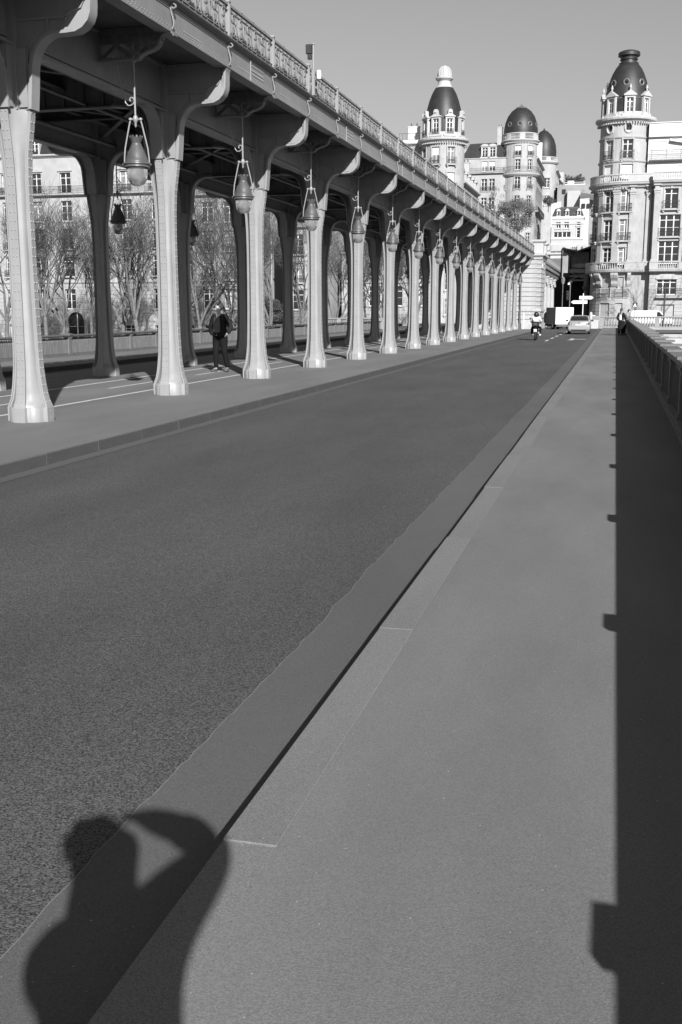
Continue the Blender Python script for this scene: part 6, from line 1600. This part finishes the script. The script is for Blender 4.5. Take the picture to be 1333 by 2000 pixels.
# ================================================================== STREET FURNITURE
def P2(x, y, Y): return px(x, y, Y=Y)
Yq = 107.6
a = P2(1140,573,Yq)
t = thing('direction_sign', 'white post with two white arrow signs pointing left and right behind the silver car', 'signpost', (a.x,Yq,-.15))
b = MB(); b.tube([(0,0,0),(0,0,a.z+.15)], .05, 8); b.build('post', M['frame'], t, 50)
def arrow(xa_, xb_, ya_, yb_, right, dy):
    l, r_ = P2(xa_,ya_,Yq), P2(xb_,yb_,Yq); x0,x1,z1,z0 = l.x-a.x, r_.x-a.x, l.z+.15, r_.z+.15; zm = (z0+z1)/2; h_ = (z1-z0)*.7
    pts = [(x0,z0),(x1-h_,z0),(x1,zm),(x1-h_,z1),(x0,z1)] if right else [(x0,zm),(x0+h_,z0),(x1,z0),(x1,z1),(x0+h_,z1)]
    b = MB(); b.prism(pts, lambda p: (p[0],dy+.02,p[1]), lambda p: (p[0],dy-.02,p[1])); o = b.build('arrow_board', M['blind'], t); fixn(o.data)
    b = MB(); r5 = random.Random(3 if right else 4); x = x0+.28
    while x < x1-.35: w_ = r5.uniform(.05,.11); b.box(x,x+w_,dy-.024,dy-.021,zm-.045,zm+.045); x += w_+r5.choice((.02,.02,.02,.07))
    b.build('lettering', M['zinc'], o)
arrow(1132.3,1159.8,578.2,584.6,True,-.08); arrow(1115.8,1147.5,587,593,False,-.08)
a = P2(1100.5,541,112); t = thing('street_lamp', 'lantern street lamp with pale pointed head in front of the stone colonnade', 'street lamp', (a.x,112,-.15)); z_ = a.z+.15
b = MB(); b.lathe([(.14,0),(.12,.5),(.07,.6),(.05,.9),(.04,z_-1.0),(.06,z_-.72)], n=10); b.build('post', M['zinc'], t, 50)
b = MB(); b.lathe([(.06,z_-.72),(.12,z_-.68),(.2,z_-.30),(.2,z_-.27)], n=8); b.build('lantern_glass', M['globe'], t)
b = MB(); b.lathe([(.22,z_-.27),(.16,z_-.15),(.05,z_-.05),(0,z_)], n=8); b.build('lantern_cap', M['zinc'], t)
a = P2(1114.5,552,110); t = thing('traffic_light', 'traffic light pole with small lamp on top right of the lantern street lamp', 'traffic light', (a.x,110,-.15)); z_ = a.z+.15
b = MB(); b.tube([(0,0,0),(0,0,z_)], .055, 8); b.tube([(0,0,z_),(-.05,0,z_+.12),(.18,0,z_+.05)], .05, 6); b.build('pole', M['zinc'], t, 50)
b = MB(); b.lathe([(0,-.14),(.09,-.12),(.12,-.3),(.05,-.36),(0,-.36)], c=(-.16,-.02,z_+.1), n=10); b.tube([(-.16,0,z_-.02),(0,0,z_+.06)], .02, 5); b.build('lamp_head', M['frame'], t, 50)
zz = P2(1112,585,110).z+.15
b = MB(); b.bbox(-.36,-.12,-.1,.1,zz-.05,zz+.85,.02); b.build('signal_head', M['iron'], t)
for k in range(3): b = MB(); b.tube([(-.24,-.11,zz+.12+k*.28),(-.24,-.24,zz+.10+k*.28)], .085, 10, cap=False); b.lathe([(0,0),(.08,.001)], c=(0,0,0), n=10); b.build('signal_hood', M['paintdk'], t)
a = P2(1058.6,585,101); t = thing('traffic_light', 'black traffic light with one bright lens fixed beside the stone pier', 'traffic light', (a.x,101,-.15)); zz = a.z+.15
b = MB(); b.tube([(.0,0.2,0),(.0,.2,zz+.9)], .06, 8); b.build('pole', M['paint'], t, 50)
b = MB(); b.bbox(-.15,.13,-.1,.1,zz-.02,zz+.85,.02); b.build('signal_head', M['iron'], t)
b = MB(); b.box(-.09,.07,-.13,-.101,zz+.66,zz+.80); b.build('lens_plate', M['blind'], t)
a = P2(1025,641,98.0); t = thing('marker_post', 'thin white marker post at the foot of the stone pier', 'post', (a.x,96.6,0)); b = MB(); b.lathe([(.05,0),(.05,1.35),(.03,1.42),(0,1.44)], n=8); b.build('post', M['blind'], t, 50)
t = thing('drainpipe', 'vertical drainpipe running down the left edge of the stone pier', 'pipe', (P2(1017.5,560,97).x,97.1,0)); b = MB(); b.tube([(0,0,0),(0,0,5.4)], .07, 8); b.build('pipe', M['zinc'], t, 50)
for k in range(3): b = MB(); b.tube([(0,0,.9+1.7*k),(0,0,1.0+1.7*k)], .095, 8); b.build('pipe_collar', M['zinc'], t, 50)
a = P2(1300,560,110.2); t = thing('street_lamp', 'dark street lamp with round globe on a curved arm right of the white van', 'street lamp', (a.x,110.2,-.15))
b = MB(); b.lathe([(.15,0),(.13,.8),(.08,.95),(.07,3.6),(.05,4.4)], n=10); b.tube([(0,0,3.7),(-.18,0,3.95),(-.32,0,4.3),(-.45,0,4.25),(-.52,0,4.05)], .03, 6); b.build('post', M['iron'], t, 50)
b = MB(); b.lathe([(0,-.2),(.12,-.17),(.2,-.03),(.18,.1),(.06,.16),(0,.18)], c=(-.56,0,3.78), n=12); b.build('globe', M['lampiron'], t, 50)
a = P2(1240.5,600,108.2); t = thing('crossing_sign', 'square crossing sign with pale triangle on a thin post left of the white van', 'sign', (a.x,108.2,-.15)); z_ = a.z+.15
b = MB(); b.tube([(0,0.03,0),(0,.03,z_+.5)], .03, 6); b.build('post', M['zinc'], t, 50)
b = MB(); b.box(-.22,.22,-.02,.0,z_,z_+.44); b.build('sign_plate', M['cab'], t)
b = MB(); b.prism([(-.17,z_+.05),(.17,z_+.05),(0,z_+.38)], lambda p: (p[0],-.025,p[1]), lambda p: (p[0],-.021,p[1])); b.build('triangle', M['blind'], t)
b = MB(); b.tube([(0,-.028,z_+.12),(.01,-.028,z_+.24)], .02, 5); b.tube([(0,-.028,z_+.14),(-.05,-.028,z_+.07)], .012, 4); b.tube([(0,-.028,z_+.14),(.05,-.028,z_+.07)], .012, 4); b.build('walking_figure', M['iron'], t)
a = P2(1154.5,617,106.9); t = thing('parking_meter', 'rounded pale meter post with small side plate right of the silver car', 'meter', (a.x,106.9,-.15))
b = MB(); b.tube([(0,0,0),(0,0,.9)], .04, 8); b.build('post', M['zinc'], t, 50)
b = MB(); b.lathe([(0,.85),(.13,.9),(.15,1.2),(.14,1.5),(.08,1.62),(0,1.65)], n=12); b.build('meter_head', M['stone2'], t, 50)
b = MB(); b.box(.12,.42,-.02,.02,1.28,1.34); b.build('side_plate', M['blind'], t)
t = thing('stone_block', 'large pale stone pedestal ending the balustrade right of the silver car', 'pedestal', (-2.15,110.2,-.15))
b = MB(); b.bbox(-.62,.55,-.4,.4,0,.95,.02); b.build('pedestal_body', M['stone2'], t); b = MB(); b.bbox(-.7,.63,-.48,.48,.95,1.25,.04); b.build('pedestal_cap', M['stone3'], t)
t = thing('graffiti_tag', 'faint scribbled graffiti face low on the rounded stone wall', 'graffiti', (0,0,0))
b = MB()
for pts_ in ([(.42*math.cos(k*PI/8),.3*math.sin(k*PI/8)) for k in range(17)], [(-.2,.05),(-.1,.12),(0,.05)], [(.1,.08),(.2,.14),(.28,.06)], [(-.15,-.12),(.05,-.18),(.2,-.1)]):
    b.tube([tuple(Plow(angw(252.3)+u_, 1.55+z_, .0-.012)) for u_,z_ in pts_], .02, 4)
b.build('paint_line', M['zinc'], t)
t = thing('pigeon', 'small pigeon on the ground beside the nearest far-row column base', 'pigeon', (px(365,717,z=0).x,px(365,717,z=0).y,0), 1.2)
skin('body', [(0,.13,.09,.012,.006),(0,.05,.10,.035,.03),(0,-.02,.115,.05,.045),(0,-.075,.15,.03,.03),(0,-.09,.19,.02,.02),(0,-.115,.19,.006,.006)], [(0,1),(1,2),(2,3),(3,4),(4,5)], M['lampiron'], t)
b = MB(); b.tube([(.015,0,.08),(.015,-.01,0)], .005, 4); b.tube([(-.015,0,.08),(-.015,-.02,0)], .005, 4); b.build('legs', M['lampiron'], t)
